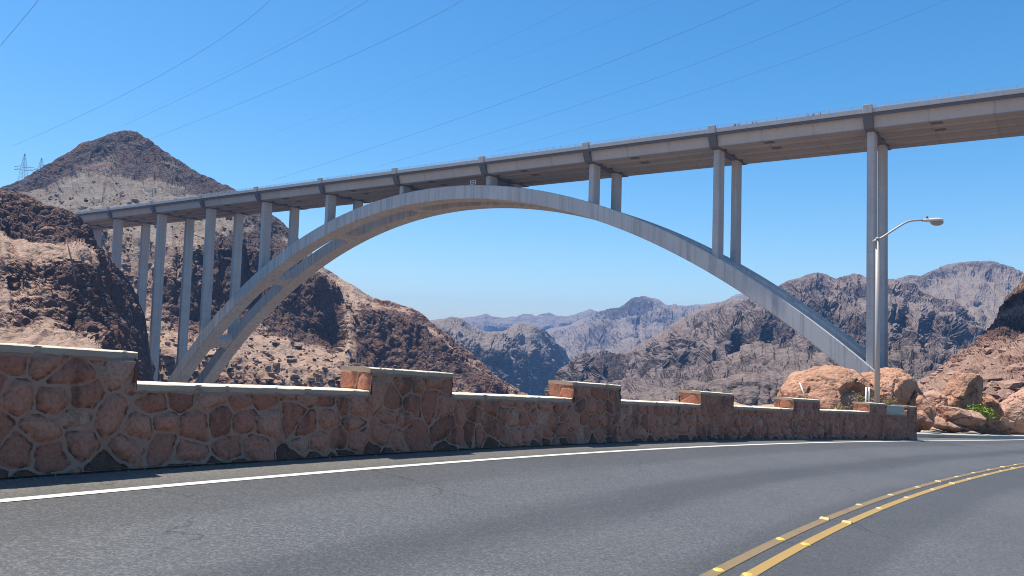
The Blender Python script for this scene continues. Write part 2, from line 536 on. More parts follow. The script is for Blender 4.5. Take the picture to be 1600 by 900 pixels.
hill('mountain', [
    C('500 505 4200 .6; 690 497 4200 .6; 725 494 4200 .6; 745 490 4200 .6; 757 486 4200 .6; 772 491 4200 .6; 790 494 4200 .6; 810 491 4200 .6; 823 488 4300 .6; 838 491 4300 .6; 857 486 4400 .6; 870 491 4400 .6; 885 493 4400 .6; 905 489 4200 .6; 920 484 4200 .6; 935 486 4200 .6; 960 490 4200 .6; 1100 478 4200 .6; 1300 470 4200 .6'),
    C('500 520 3900 .5; 900 512 3900 .5; 1300 510 3900 .5'),
    C('500 545 4300 .4; 900 538 4300 .4; 1300 535 3600 .4'),
    C('500 600 3300 .4; 1300 600 3300 .4'),
], 1.8, M_horizon, 75.0, 32.0, 37, 0.1, jit=1.5, gully=0.8)

hill('mountain', [
    C('820 526 3300 .5; 850 516 3300 .5; 880 508 3300 .5; 910 498 3250 .5; 935 489 3200 .6; 948 483 3150 .7; 957 478 3100 .8; 967 481 3100 .7; 975 477 3100 .8; 985 466 3120 .9; 1000 459 3120 .9; 1015 461 3140 .8; 1030 464 3150 .7; 1042 475 3150 .5; 1060 477 3200 .4; 1090 474 3300 .5; 1130 470 3300 .5; 1148 461 3250 .7; 1160 457 3250 .7; 1175 461 3250 .6; 1230 475 3300 .5; 1300 490 3300 .5'),
    C('820 535 2900 .5; 900 515 2900 .3; 940 500 2850 .8; 957 505 2800 1; 975 490 2850 .8; 1000 484 2850 .9; 1035 484 2850 .6; 1090 488 2900 .2; 1160 478 2950 .4; 1300 505 3000 .5'),
    C('820 560 2500 .5; 900 540 2500 .4; 945 528 2450 .9; 975 520 2450 .3; 1035 510 2500 .5; 1160 510 2500 .4; 1300 530 2500 .5'),
    C('820 600 2050 .8; 900 570 2100 .6; 960 562 2100 .6; 1035 550 2100 .5; 1300 560 2100 .5'),
    C('820 660 1900 .5; 1300 640 1800 .5'),
], 1.7, M_far, 60.0, 34.0, 41, 0.2, jit=2.0, rfade=0.25, gul=0.17, wrp=0.3)

hill('mountain', [
    C('1280 446 1680 .6; 1350 442 1680 .6; 1390 437 1680 .7; 1405 431 1680 .7; 1420 428 1680 .7; 1440 428 1680 .7; 1458 420 1680 .8; 1478 410 1680 .8; 1500 406 1680 .8; 1525 404 1680 .8; 1550 405 1680 .8; 1570 410 1680 .9; 1585 414 1680 .9; 1600 426 1664 .9; 1650 455 1600 .8; 1760 480 1520 .8'),
    C('1280 455 1560 .5; 1390 448 1560 .6; 1440 442 1560 .8; 1500 428 1560 .9; 1550 426 1560 .9; 1600 436 1560 .8; 1760 490 1440 .8'),
    C('1280 462 1440 .3; 1390 460 1440 .3; 1440 452 1440 .05; 1500 436 1480 .05; 1550 433 1480 .05; 1600 444 1480 .1; 1760 500 1360 .3'),
    C('1280 500 1200 .4; 1390 490 1160 .3; 1440 485 1160 .2; 1520 475 1160 .15; 1600 480 1160 .15; 1760 520 1120 .3'),
    C('1280 560 1000 .5; 1500 545 920 .3; 1760 560 880 .3'),
], 1.7, M_far, 30.0, 17.0, 47, 0.3, jit=2.2, rfade=0.2, gul=0.12)

hill('mountain', [
    C('840 640 900 .8; 855 618 905 .8; 868 590 910 .8; 880 575 915 .8; 900 560 920 .8; 920 552 930 .8; 940 549 940 .8; 960 551 960 .7; 985 545 980 .7; 1005 532 1000 .7; 1025 518 1020 .6; 1045 505 1040 .5; 1062 497 1060 .5; 1085 485 1080 .6; 1110 473 1100 .6; 1140 467 1100 .6; 1170 463 1080 .6; 1205 458 1080 .6; 1218 444 1080 .7; 1232 435 1080 .8; 1250 430 1080 .8; 1265 425 1080 .9; 1277 420 1080 .9; 1290 425 1080 .8; 1305 433 1085 .7; 1318 431 1100 .7; 1335 428 1110 .7; 1352 432 1110 .6; 1372 436 1110 .6; 1395 434 1110 .7; 1412 440 1090 .7; 1430 450 1060 .7; 1452 460 1040 .7; 1480 472 1020 .6; 1502 484 1000 .5; 1522 502 980 .6; 1545 522 960 .6; 1600 555 940 .6; 1700 590 900 .6'),
    C('840 650 860 .9; 868 600 860 .9; 900 572 860 .9; 940 562 870 .9; 985 560 890 .4; 1025 540 920 .2; 1062 520 950 .3; 1110 500 980 .6; 1170 490 980 .7; 1232 465 990 .8; 1277 450 1000 .9; 1335 455 1010 .7; 1395 455 1010 .7; 1430 470 980 .8; 1480 490 940 .8; 1522 520 900 .7; 1700 600 860 .6'),
    C('840 660 800 .9; 900 590 790 1; 940 580 790 .9; 985 578 800 .5; 1025 562 815 .6; 1062 540 830 .9; 1110 525 840 1; 1170 515 845 1; 1232 495 850 1; 1277 485 860 .9; 1335 480 870 .4; 1395 480 870 .2; 1430 485 860 .2; 1480 512 830 .9; 1522 538 800 .9; 1700 610 780 .6'),
    C('840 670 720 .8; 900 610 700 .9; 985 600 700 .6; 1062 572 720 1; 1110 560 730 1; 1170 555 735 1; 1232 540 740 .9; 1277 530 750 .8; 1335 520 750 .9; 1395 520 750 1; 1430 518 750 .9; 1480 535 730 1; 1522 555 700 .9; 1700 620 690 .6'),
    C('840 690 640 .7; 900 630 620 .8; 985 612 610 .8; 1062 592 610 .8; 1110 578 620 .5; 1170 570 625 .4; 1232 560 630 .5; 1335 552 640 .9; 1430 545 640 1; 1522 575 610 .9; 1700 630 600 .6'),
    C('840 720 500 .6; 985 640 470 .8; 1062 615 460 .7; 1170 602 440 .5; 1277 590 440 .5; 1335 575 470 .8; 1430 575 480 .8; 1522 600 460 .6; 1700 650 450 .6'),
    C('840 800 380 .4; 1277 680 330 .6; 1700 720 330 .6'),
], 1.35, M_mid, 24.0, 12.5, 53, 0.3, jit=2.5, block=0.8, gully=0.9, spur=1.6, rfade=0.2, gul=0.20, wrp=0.3)

hillG, PG, RG = hill('hill', [
    C('1340 700 130 .3; 1385 645 140 .3; 1420 607 150 .3; 1450 591 158 .3; 1480 568 165 .3; 1510 553 170 .4; 1538 530 175 .7; 1553 502 180 .9; 1563 478 184 .9; 1575 460 188 .9; 1590 440 192 .9; 1602 426 194 .9; 1650 398 198 .9; 1760 370 200 .9'),
    C('1340 705 120 .2; 1385 650 128 .2; 1420 615 136 .2; 1480 576 150 .2; 1538 538 158 .6; 1555 528 160 .9; 1600 522 162 .95; 1660 518 162 .9; 1760 515 160 .9'),
    C('1340 710 105 .1; 1420 628 112 .1; 1480 598 118 .15; 1540 562 122 .1; 1600 550 122 .05; 1760 545 120 .1'),
    C('1340 720 85 .3; 1420 645 88 .3; 1480 628 90 .5; 1540 612 92 .5; 1600 600 92 .35; 1760 600 90 .3'),
    C('1340 730 68 .4; 1420 672 66 .4; 1480 662 66 .5; 1540 656 66 .5; 1600 650 66 .4; 1760 660 64 .3'),
    C('1340 760 52 .3; 1760 700 50 .3'),
], 1.5, M_slope, 3.4, 1.35, 61, 0.3, jit=2.0, block=1.1)

# river far below and the canyon floor out to the horizon
mg = NT('canyon_floor_gravel')
nn = mg.noise(mg.pos(), 0.01, 8, 0.65)
M_floor = mg.done(mg.mix(nn, (0.16, 0.12, 0.09), (0.34, 0.26, 0.19)), 0.95)
b = MB(); b.add([(-4890, -4890, -178), (4890, -4890, -178), (4890, 4890, -178), (-4890, 4890, -178)], [[0, 1, 2, 3]])
tag(b.build('ground', M_floor), kind='structure')
mw = NT('river_water')
M_water = mw.done((0.02, 0.09, 0.10), 0.12, mw.bump(mw.noise(mw.pos(), 0.15, 4), 0.3, 0.3), 0.5)
b = MB()
rv = [(-60, 300, 60), (10, 900, 70), (40, 1500, 80), (75, 2000, 80), (120, 2500, 80), (260, 3200, 80)]
b.add([(x - w, y, -150 + 0 * y) for x, y, w in rv] + [(x + w, y, -150) for x, y, w in rv], [[i, i + 6, i + 7, i + 1] for i in range(5)])
tag(b.build('river', M_water), kind='structure')

# ---------------------------------------------------------------- road
WP = np.array([hit(*p)[:2] for p in [(37, 780), (220, 762.5), (400, 748), (590, 731.5), (780, 717.4), (940, 706.5), (1100, 697.7), (1200, 694), (1325, 691.3), (1425, 689), (1600, 687)]])
YL = np.array([hit(*p)[:2] for p in [(1123, 892.4), (1219.7, 843.7), (1288.8, 811.7), (1342.7, 789.8), (1391.8, 774.2), (1434, 762), (1466, 753), (1495, 745.5), (1521.3, 739.2), (1545.4, 734), (1566.8, 730), (1586.9, 726.6)]])
YR = np.array([hit(*p)[:2] for p in [(1168.6, 899.7), (1258.7, 851.8), (1323.7, 817.4), (1374.3, 795.2), (1417, 778.3), (1457.7, 765.5), (1488, 756), (1514.6, 748.5), (1540, 742), (1563.8, 736.6), (1583.4, 732.2)]])


class Path:
    """smooth plan curve through measured points, straight beyond them"""
    def __init__(s, P, deg=3, before=12.0, after=40.0, ds=0.1, turn=0.0):
        d = np.concatenate([[0], np.cumsum(np.linalg.norm(np.diff(P, axis=0), axis=1))])
        cx, cy = np.polyfit(d, P[:, 0], deg), np.polyfit(d, P[:, 1], deg)
        t = np.arange(0, d[-1], ds)
        Q = np.stack([np.polyval(cx, t), np.polyval(cy, t)], 1)
        t0 = Q[0] - Q[1]; t0 /= np.linalg.norm(t0)
        t1 = Q[-1] - Q[-2]; t1 /= np.linalg.norm(t1)
        A = np.array([Q[0] + t0 * k for k in np.arange(before, 0, -ds)])
        B = [Q[-1]]; h = math.atan2(t1[0], t1[1])
        for k in range(int(after / ds)):
            h += turn * ds
            B.append(B[-1] + ds * np.array([math.sin(h), math.cos(h)]))
        Q = np.concatenate([A, Q, np.array(B)[1:]])
        s.P = Q
        s.s = np.concatenate([[0], np.cumsum(np.linalg.norm(np.diff(Q, axis=0), axis=1))]) - before
        T = np.gradient(Q, axis=0); T /= np.linalg.norm(T, axis=1)[:, None]
        s.N = np.stack([T[:, 1], -T[:, 0]], 1)          # to the right

    def off(s, t, sl=slice(None)):
        return (s.P + s.N * t)[sl]


white = Path(WP, 3, 14, 60, 0.2, 0.004)


def ribbon(path, t0, t1, dz, nt=2, sl=slice(None), wob=0.0):
    ts = np.linspace(t0, t1, nt)
    V, uv = [], []
    for k, t in enumerate(ts):
        tt = t
        if wob: tt = t + wob * fbm(np.stack([path.s * 0.9, path.s * 0 + k * 5, path.s * 0], 1), 3, 3)[:, None]
        Q = (path.P + path.N * tt)[sl]
        V.append(np.column_stack([Q, gz(Q[:, 0], Q[:, 1]) + dz]))
        uv.append(np.column_stack([path.s[sl], np.full(len(Q), t)]))
    V = np.array(V); n = V.shape[1]
    F = grid_faces(nt, n)
    me = mesh_np('ribbon', V.reshape(-1, 3), F)
    nz = np.zeros(len(me.polygons) * 3, np.float32); me.polygons.foreach_get('normal', nz)
    if nz.reshape(-1, 3)[:, 2].mean() < 0: me.flip_normals()
    uv = np.array(uv).reshape(-1, 2)
    fattr(me, 'along', uv[:, 0]); fattr(me, 'across', uv[:, 1])
    return me


def asphalt():
    m = NT('worn_asphalt')
    p = m.pos()
    t = m.attr('across'); s = m.attr('along')
    w = m.math('MULTIPLY', m.math('SUBTRACT', m.noise(m.n('CombineXYZ', ins={'X': m.math('MULTIPLY', s, 0.15), 'Y': t}).outputs[0], 1.0, 3), 0.5), 0.9)
    tt = m.math('ADD', t, w)

    def band(c, hw, soft):
        return m.step(m.math('ABSOLUTE', m.math('SUBTRACT', tt, c)), hw + soft, hw)
    dark = m.math('MAXIMUM', band(2.65, 0.12, 0.55), m.math('MAXIMUM', m.math('MULTIPLY', band(0.45, 0.35, 0.45), 0.75), m.math('MULTIPLY', band(4.85, 0.45, 0.45), 0.85)))
    dark = m.math('MAXIMUM', dark, m.math('MULTIPLY', band(7.6, 0.2, 0.7), 0.7))
    patch = m.noise(p, 0.35, 4, 0.6)
    fine = m.noise(p, 42.0, 4, 0.8)
    agg = m.voro(p, 58.0, 'F1', 'Color')
    av = m.sep(agg)[0]
    base = m.mix(m.step(patch, 0.3, 0.7), (0.076, 0.0765, 0.077), (0.095, 0.095, 0.094))
    sh = m.step(t, -0.02, -0.12)
    base = m.mix(sh, base, m.mix(patch, (0.115, 0.107, 0.092), (0.155, 0.143, 0.12)))
    c = m.mix(m.math('MULTIPLY', m.step(av, 0.6, 0.9), 0.32), base, (0.24, 0.235, 0.23))
    c = m.mix(m.math('MULTIPLY', m.step(av, 0.42, 0.12), 0.40), c, (0.022, 0.022, 0.023))
    c = m.mix(m.step(fine, 0.35, 0.7, 0.0, 0.3), c, (0.15, 0.15, 0.15))
    c = m.mix(m.math('MULTIPLY', dark, 0.42), c, (0.025, 0.025, 0.026))
    wob = m.n('TexNoise', ins={'Vector': p, 'Scale': 1.6, 'Detail': 5, 'Roughness': 0.65}).outputs['Color']
    pw_ = m.n('VectorMath', operation='MULTIPLY_ADD', ins={0: wob, 1: (0.9, 0.9, 0.0), 2: p}).outputs[0]
    cr = m.voro(pw_, 0.33, 'DISTANCE_TO_EDGE')
    ck = m.math('MULTIPLY', m.step(cr, 0.0045, 0.001), m.step(m.noise(p, 0.42, 2), 0.53, 0.60))
    c = m.mix(m.math('MULTIPLY', ck, 0.7), c, (0.02, 0.02, 0.02))
    oil = m.math('MULTIPLY', m.step(m.noise(p, 2.4, 3), 0.70, 0.78), m.step(m.math('ABSOLUTE', m.math('SUBTRACT', t, 2.5)), 1.2, 0.4))
    c = m.mix(m.math('MULTIPLY', oil, 0.45), c, (0.02, 0.02, 0.02))
    h = m.math('ADD', m.math('MULTIPLY', fine, 0.6), av)
    return m.done(c, 0.62, m.bump(h, 0.008, 1.0), 0.4)


M_asph = asphalt()
road = link('road', ribbon(white, -2.6, 16.0, 0.0, 24), M_asph)
tag(road, kind='structure')


def paint(name, col, wear, dirt):
    m = NT(name)
    p = m.pos()
    n = m.noise(p, 40, 5, 0.75); n2 = m.noise(p, 2.5, 4)
    f = m.step(m.math('ADD', m.math('MULTIPLY', n, 0.7), m.math('MULTIPLY', n2, 0.4)), wear + 0.12, wear - 0.08)
    c = m.mix(f, dirt, col)
    return m.done(c, 0.6, m.bump(n, 0.003, 0.6), 0.3)


M_white = paint('white_road_paint', (0.62, 0.61, 0.57), 0.74, (0.35, 0.34, 0.32))
M_yel_old = paint('faded_yellow_road_paint', (0.22, 0.155, 0.075), 0.62, (0.12, 0.10, 0.08))
M_yel = paint('yellow_road_paint', (0.35, 0.225, 0.07), 0.66, (0.20, 0.145, 0.08))
tag(link('road_marking', ribbon(white, -0.052, 0.052, 0.005, 2), M_white), kind='structure')
pl, pr = Path(YL, 3, 10, 40, 0.2, 0.004), Path(YR, 3, 10, 40, 0.2, 0.004)
tag(link('road_marking', ribbon(pl, -0.05, 0.05, 0.005, 2), M_yel_old), kind='structure')
tag(link('road_marking', ribbon(pr, -0.05, 0.05, 0.005, 2), M_yel), kind='structure')

# raised markers, one every six feet on each yellow stripe
M_dot = plain('yellow_ceramic', (0.62, 0.42, 0.07), 0.45, 0.1, 20, spec=0.5)
M_dotpale = plain('pale_worn_ceramic', (0.50, 0.40, 0.21), 0.5, 0.15, 20, spec=0.5)
M_refl = plain('amber_reflector', (0.80, 0.42, 0.12), 0.25, 0.1, 20, spec=0.6)
M_body = plain('marker_plastic', (0.55, 0.42, 0.22), 0.5, 0.1, 20)


def dome_marker():
    R, H, nseg = 0.050, 0.018, 20
    V = [(0, 0, H)]
    for r, z in ((0.35, 0.97), (0.65, 0.80), (0.88, 0.48), (1.0, 0.12), (1.0, -0.3)):
        V += [(R * r * math.cos(2 * math.pi * k / nseg), R * r * math.sin(2 * math.pi * k / nseg), H * z) for k in range(nseg)]
    F3 = [[0, 1 + k, 1 + (k + 1) % nseg] for k in range(nseg)]
    F4 = [[1 + a * nseg + k, 1 + (a + 1) * nseg + k, 1 + (a + 1) * nseg + (k + 1) % nseg, 1 + a * nseg + (k + 1) % nseg] for a in range(4) for k in range(nseg)]
    b = MB(); b.add(V, F4, F3)
    return b


proto = {}
D0 = dome_marker().build('marker_dome', M_dot, smooth=True); D1 = dome_marker().build('marker_dome', M_dotpale, smooth=True)
me_dome, me_dome2 = D0.data, D1.data
for o in (D0, D1): bpy.data.objects.remove(o)
bb = MB()
bb.hexa([(-.058, -.052, -.004), (.058, -.052, -.004), (.058, .052, -.004), (-.058, .052, -.004), (-.05, -.022, .022), (.05, -.022, .022), (.05, .022, .022), (-.05, .022, .022)])
me_sq = bb.build('marker_body', M_body, bevel=0.003); bpy.data.objects.remove(me_sq) if False else None
me_sqd = me_sq.data; bpy.data.objects.remove(me_sq)
lens = []
for sgn in (-1, 1):
    b = MB()
    b.hexa([(-.044, sgn * .050, .002), (.044, sgn * .050, .002), (.044, sgn * .046, .002), (-.044, sgn * .046, .002),
            (-.042, sgn * .0275, .0195), (.042, sgn * .0275, .0195), (.042, sgn * .0235, .0195), (-.042, sgn * .0235, .0195)])
    o = b.build('lens', M_refl); lens.append(o.data); bpy.data.objects.remove(o)
ordn = ['nearest', 'second', 'third', 'fourth', 'fifth', 'sixth', 'seventh', 'eighth', 'ninth', 'tenth', 'eleventh', 'last']
for side, pts, sq, path in (('far faded', YL, (2, 6), pl), ('near brighter', YR, (1, 2, 6, 9), pr)):
    sq = (2, 6, 10) if side == 'far faded' else (2, 6, 10)
    for i, q in enumerate(pts):
        j = int(np.argmin(((path.P - q) ** 2).sum(1)))
        n = path.N[j]
        ang = math.atan2(n[1], n[0])
        rot = Matrix.Rotation(0, 3, 'X')
        up = Vector((-GA, -GB, 1)).normalized()
        xv = Vector((n[0], n[1], GA * n[0] + GB * n[1])).normalized()
        yv = up.cross(xv)
        M4 = Matrix(((xv.x, yv.x, up.x, q[0]), (xv.y, yv.y, up.y, q[1]), (xv.z, yv.z, up.z, gz(*q) + 0.005), (0, 0, 0, 1)))
        if i in sq:
            o = link('road_marker', me_sqd)
            for lm in lens: link('lens', lm, None, o)
            lab = 'square amber reflector on the %s yellow stripe, %s marker along it' % (side, ordn[i])
        else:
            o = link('road_marker', me_dome if i < 2 else me_dome2)
            lab = 'round %s button on the %s stripe, %s marker along it' % ('yellow' if i < 2 else 'pale', side, ordn[i])
        o.matrix_world = M4
        tag(o, lab, 'road marker', 'raised markers along the yellow stripes')

# ---------------------------------------------------------------- stone parapet wall
BP = np.array([hit(*p)[:2] for p in [(0, 744), (193, 734), (400, 721), (566, 710), (703, 703), (890, 693.6), (966, 690.6), (1090, 687), (1180, 685.8), (1260, 685.6), (1330, 686), (1385, 685.8)]])
wall = Path(BP, 3, 7, 2.4, 0.02, 0.05)
cut = wall.s <= wall.s[-1]
wpx = np.array([topx((x, y, gz(x, y)))[0] for x, y in wall.P])


def s_at(px):
    """station along the wall whose foot is seen at photo column px"""
    k0 = int(np.argmax(wall.P[:, 1] > 4.5))
    return float(np.interp(px, wpx[k0:], wall.s[k0:]))


def wall_h(s): return 0.80 + 0.10 * sstep(18, 30, s)


SE = float(wall.s[-1])
S0 = float(wall.s[0])
mer = [(s_at(200) - 2.6, s_at(200)), (s_at(573), s_at(701)), (s_at(893), s_at(966)), (s_at(1093), s_at(1144)), (s_at(1238), s_at(1279)), (s_at(1358), s_at(1384))]
mer.insert(0, (mer[0][0] - 4.9, mer[0][0] - 3.2))
mer.append((SE - 0.75, SE))
TH = 0.55

# stone pattern: jittered seeds in (along, height)
rng = np.random.default_rng(5)
seeds = []
for i in range(int((SE - S0 + 3) / 0.33)):
    for j in range(6):
        if rng.random() < 0.16: continue
        seeds.append((S0 - 1 + i * 0.33 + (j % 2) * 0.165 + rng.uniform(-.12, .12), -0.06 + j * 0.262 + rng.uniform(-.09, .09)))
seeds = np.array(seeds)
sid = rng.random((len(seeds), 3))
order = np.argsort(seeds[:, 0]); seeds = seeds[order]; sid = sid[order]


def stones(s, h, salt=0.0):
    """relief (m), mortar mask and a random number and a tone (darkened at the foot) of the stone at each (s, h)"""
    s = np.asarray(s, float); h = np.asarray(h, float)
    w = np.stack([s * 2.4, h * 2.4, np.full(len(s), salt)], 1)
    ss = s + 0.075 * fbm(w, 3, 4, 0.6)
    if salt: ss = S0 + np.mod(ss + salt * 3.1 - S0, 30.0)
    hh = h + 0.075 * fbm(w + 9, 4, 4, 0.6)
    rel = np.zeros(len(s)); mort = np.zeros(len(s)); r1 = np.zeros(len(s)); r2 = np.zeros(len(s)); ring = np.zeros(len(s))
    for a in range(0, len(s), 4000):
        q = np.stack([ss[a:a + 4000], hh[a:a + 4000]], 1)
        lo, hi = np.searchsorted(seeds[:, 0], [q[:, 0].min() - 1.2, q[:, 0].max() + 1.2])
        sd = seeds[lo:hi]
        D = (np.abs((q[:, None, 0] - sd[None, :, 0]) * 0.9) ** 2.8 + np.abs(q[:, None, 1] - sd[None, :, 1]) ** 2.8) ** (1 / 2.8)
        k = np.argpartition(D, 2, axis=1)[:, :3]
        dk = np.take_along_axis(D, k, 1); o = np.argsort(dk, 1); k = np.take_along_axis(k, o, 1); dk = np.take_along_axis(dk, o, 1)
        e12 = (dk[:, 1] - dk[:, 0]) * 0.5; e13 = (dk[:, 2] - dk[:, 0]) * 0.5
        e = -0.006 * np.log(np.exp(-e12 / 0.006) + np.exp(-e13 / 0.006))      # rounded corners
        rr = sid[lo:hi][k[:, 0]]
        mw = 0.002 + 0.008 * rr[:, 2]
        m_ = sstep(mw + 0.009, mw, e)
        mort[a:a + 4000] = m_
        rel[a:a + 4000] = (sstep(mw + 0.006, mw + 0.06, e) * 1.25 - 0.25 * sstep(mw - 0.002, mw + 0.008, e)) * (0.020 + 0.022 * rr[:, 0])
        ring[a:a + 4000] = sstep(mw + 0.034, mw + 0.010, e)
        foot = (sd[k[:, 0], 1] < 0.06) * 0.75  # bottom course darkened in its colour: grime plus contact shade
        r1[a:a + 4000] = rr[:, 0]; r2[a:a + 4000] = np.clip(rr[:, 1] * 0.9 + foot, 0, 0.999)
    return rel, mort, r1, r2 + np.floor(ring * 100)


def wall_mat():
    m = NT('rubble_masonry')
    p = m.pos()
    mo = m.attr('mortar'); r1 = m.attr('rnd')
    r2a = m.attr('stone_tone'); ring = m.attr('seam'); r2 = r2a
    n1 = m.noise(p, 5.0, 5, 0.65); n2 = m.noise(p, 28.0, 5, 0.7); n3 = m.noise(p, 90.0, 3, 0.7)
    st = m.mix(r1, (0.38, 0.14, 0.09), (0.51, 0.225, 0.145))
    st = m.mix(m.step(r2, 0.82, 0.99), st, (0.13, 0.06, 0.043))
    st = m.mix(m.step(r2, 0.10, 0.04), st, (0.50, 0.27, 0.19))
    st = m.mix(m.step(n2, 0.42, 0.66, 0, 0.7), st, m.mix(0.55, st, (0.06, 0.03, 0.022)))
    st = m.mix(m.step(n3, 0.5, 0.7, 0, 0.5), st, (0.48, 0.30, 0.21))
    stain = m.step(m.noise(m.mapping(p, (1.0, 1.0, 0.35)), 2.2, 5, 0.65), 0.50, 0.66)
    st = m.mix(m.math('MULTIPLY', stain, 0.6), st, (0.07, 0.04, 0.03))
    mt = m.mix(n1, (0.32, 0.182, 0.13), (0.43, 0.262, 0.19))
    mt = m.mix(m.math('MULTIPLY', stain, 0.4), mt, (0.11, 0.095, 0.08))
    st = m.mix(m.math('MULTIPLY', m.math('MULTIPLY', ring, m.step(m.noise(p, 9.0, 3), 0.45, 0.65)), 0.8), st, (0.045, 0.028, 0.024))
    mo2 = m.step(m.math('ADD', mo, m.math('MULTIPLY', m.math('SUBTRACT', n2, 0.5), 0.7)), 0.35, 0.65)
    c = m.mix(mo2, st, mt)
    h = m.math('ADD', m.math('MULTIPLY', n2, 0.5), m.math('MULTIPLY', n3, 0.25))
    return m.done(c, 0.92, m.bump(h, 0.02, 0.9), 0.15)


M_wall = wall_mat()
mc = NT('pale_coping_mortar')
pp = mc.pos()
cn = mc.noise(pp, 3.0, 6, 0.6); cn2 = mc.noise(pp, 40, 5, 0.7)
cc = mc.mix(cn, (0.76, 0.62, 0.44), (0.88, 0.76, 0.57))
cc = mc.mix(mc.step(mc.noise(mc.mapping(pp, (1, 1, .5)), 6, 5), 0.56, 0.72, 0, .6), cc, (0.22, 0.18, 0.14))
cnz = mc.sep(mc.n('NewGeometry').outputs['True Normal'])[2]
cc = mc.mix(mc.step(cnz, 0.75, 0.35), cc, mc.mix(cn, (0.36, 0.255, 0.185), (0.50, 0.375, 0.275)))  # front and sides darker: mortar tone with their shade put in
M_cope = mc.done(cc, 0.9, mc.bump(cn2, 0.012, 0.8), 0.2)

wall_root = empty('stone_wall', (float(BP[4][0]), float(BP[4][1]), float(gz(*BP[4]))))
tag(wall_root, 'reddish rubble stone parapet wall with raised blocks along the road', 'wall')
WR = np.array(wall_root.location)


def wall_pt(s, depth, h):
    """point at station s, depth behind the front face, height h above the road"""
    x = np.interp(s, wall.s, wall.P[:, 0]); y = np.interp(s, wall.s, wall.P[:, 1])
    nx = np.interp(s, wall.s, wall.N[:, 0]); ny = np.interp(s, wall.s, wall.N[:, 1])
    X = x - nx * depth; Y = y - ny * depth
    return np.stack([X, Y, gz(x, y) + h], 1) - WR


def stations(a, b):
    out = [a]
    while out[-1] < b:
        x = np.interp(out[-1], wall.s, wall.P[:, 0]); y = np.interp(out[-1], wall.s, wall.P[:, 1])
        out.append(out[-1] + min(0.045, max(0.013, math.hypot(x, y) * 0.0019)))
    out[-1] = b
    return np.array(out)


class WallMesh:
    def __init__(s): s.V = []; s.F = []; s.m = []; s.a = []; s.b = []; s.n = 0

    def add(s, V, F, m, a, b):
        s.V.append(V); s.F.append(F + s.n); s.m.append(m); s.a.append(a); s.b.append(b); s.n += len(V)


wm = WallMesh()


def face(S, H0, H1, nh, free=None):
    """front face between heights H0(s) and H1(s)"""
    t = np.linspace(0, 1, nh)
    SS = np.repeat(S[None], nh, 0).ravel()
    HH = (H0[None] + (H1 - H0)[None] * t[:, None]).ravel()
    rel, mo, r1, r2 = stones(SS, HH)
    topd = (H1[None] - (H0[None] + (H1 - H0)[None] * t[:, None])).ravel()
    edge = 0.035 + 0.05 * fbm(np.stack([SS * 3.1, SS * 0, SS * 0 + 4], 1), 8, 4)
    mt = sstep(edge + 0.015, edge, topd)
    if free is not None: mt = mt * np.repeat(free[None], nh, 0).ravel()
    mo = np.maximum(mo, mt); rel = rel * (1 - mt) + 0.012 * mt
    rel = rel + (0.020 * fbm(np.stack([SS * 9, HH * 9, SS * 0], 1), 21, 5, 0.6) + 0.02 * (r1 - 0.5)) * (1 - 0.8 * mo)
    rel = rel + 0.03 * sstep(0.16, 0.0, HH)
    wm.add(wall_pt(SS, -rel, HH), grid_faces(nh, len(S), flip=True), mo, r1, r2)


def endface(s, w0, h0, h1, salt, flip):
    W = np.arange(-0.030, w0 + 0.001, 0.016); nh = int((h1 - h0) / 0.018) + 2
    t = np.linspace(h0, h1, nh)
    WW = np.repeat(W[None], nh, 0).ravel(); HH = np.repeat(t[:, None], len(W), 1).ravel()
    rel, mo, r1, r2 = stones(WW * 0.8 + s, HH, salt)
    rel = rel * 0.8
    sg = -1 if not flip else 1
    P = wall_pt(np.full(len(WW), s) + sg * rel, WW, HH)
    wm.add(P, grid_faces(nh, len(W), flip=not flip), mo, r1, r2)


Sall = stations(S0, SE)
freeS = np.ones(len(Sall))
for a, b_ in mer: freeS[(Sall > a) & (Sall < b_)] = 0
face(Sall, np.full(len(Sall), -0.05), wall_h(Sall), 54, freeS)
back = stations(S0, SE)[::6]
for a, bb_ in ((0.0, 1.0),):                         # the back face, plain stonework
    SS = np.repeat(back[None], 24, 0).ravel(); HH = (wall_h(back)[None] * np.linspace(-0.6, 1, 24)[:, None]).ravel()
    rel, mo, r1, r2 = stones(SS + 0.37, np.abs(HH))
    wm.add(wall_pt(SS, TH + rel, HH), grid_faces(24, len(back)), mo, r1, r2)
for k, (a, b_) in enumerate(mer):
    S = stations(a, b_)
    face(S, wall_h(S), wall_h(S) + 0.31, 22)
    SS = np.repeat(S[::4][None], 8, 0).ravel(); HH = (wall_h(S[::4])[None] + 0.31 * np.linspace(0, 1, 8)[:, None]).ravel()
    rel, mo, r1, r2 = stones(SS + 1.7, HH)
    wm.add(wall_pt(SS, TH + rel, HH), grid_faces(8, len(S[::4])), mo, r1, r2)
    endface(a, TH, wall_h(a) - 0.01, wall_h(a) + 0.31, 0.31 + k, False)
    endface(b_, TH, wall_h(b_) - 0.01 if b_ < SE - .01 else -0.1, wall_h(b_) + 0.31, 0.77 + k, True)
me = mesh_np('wall_body', np.concatenate(wm.V), np.concatenate(wm.F))
fattr(me, 'mortar', np.concatenate(wm.m)); fattr(me, 'rnd', np.concatenate(wm.a)); rt = np.concatenate(wm.b); fattr(me, 'stone_tone', np.mod(rt, 1.0)); fattr(me, 'seam', np.floor(rt) / 100)
link('wall_body', me, M_wall, wall_root, True)


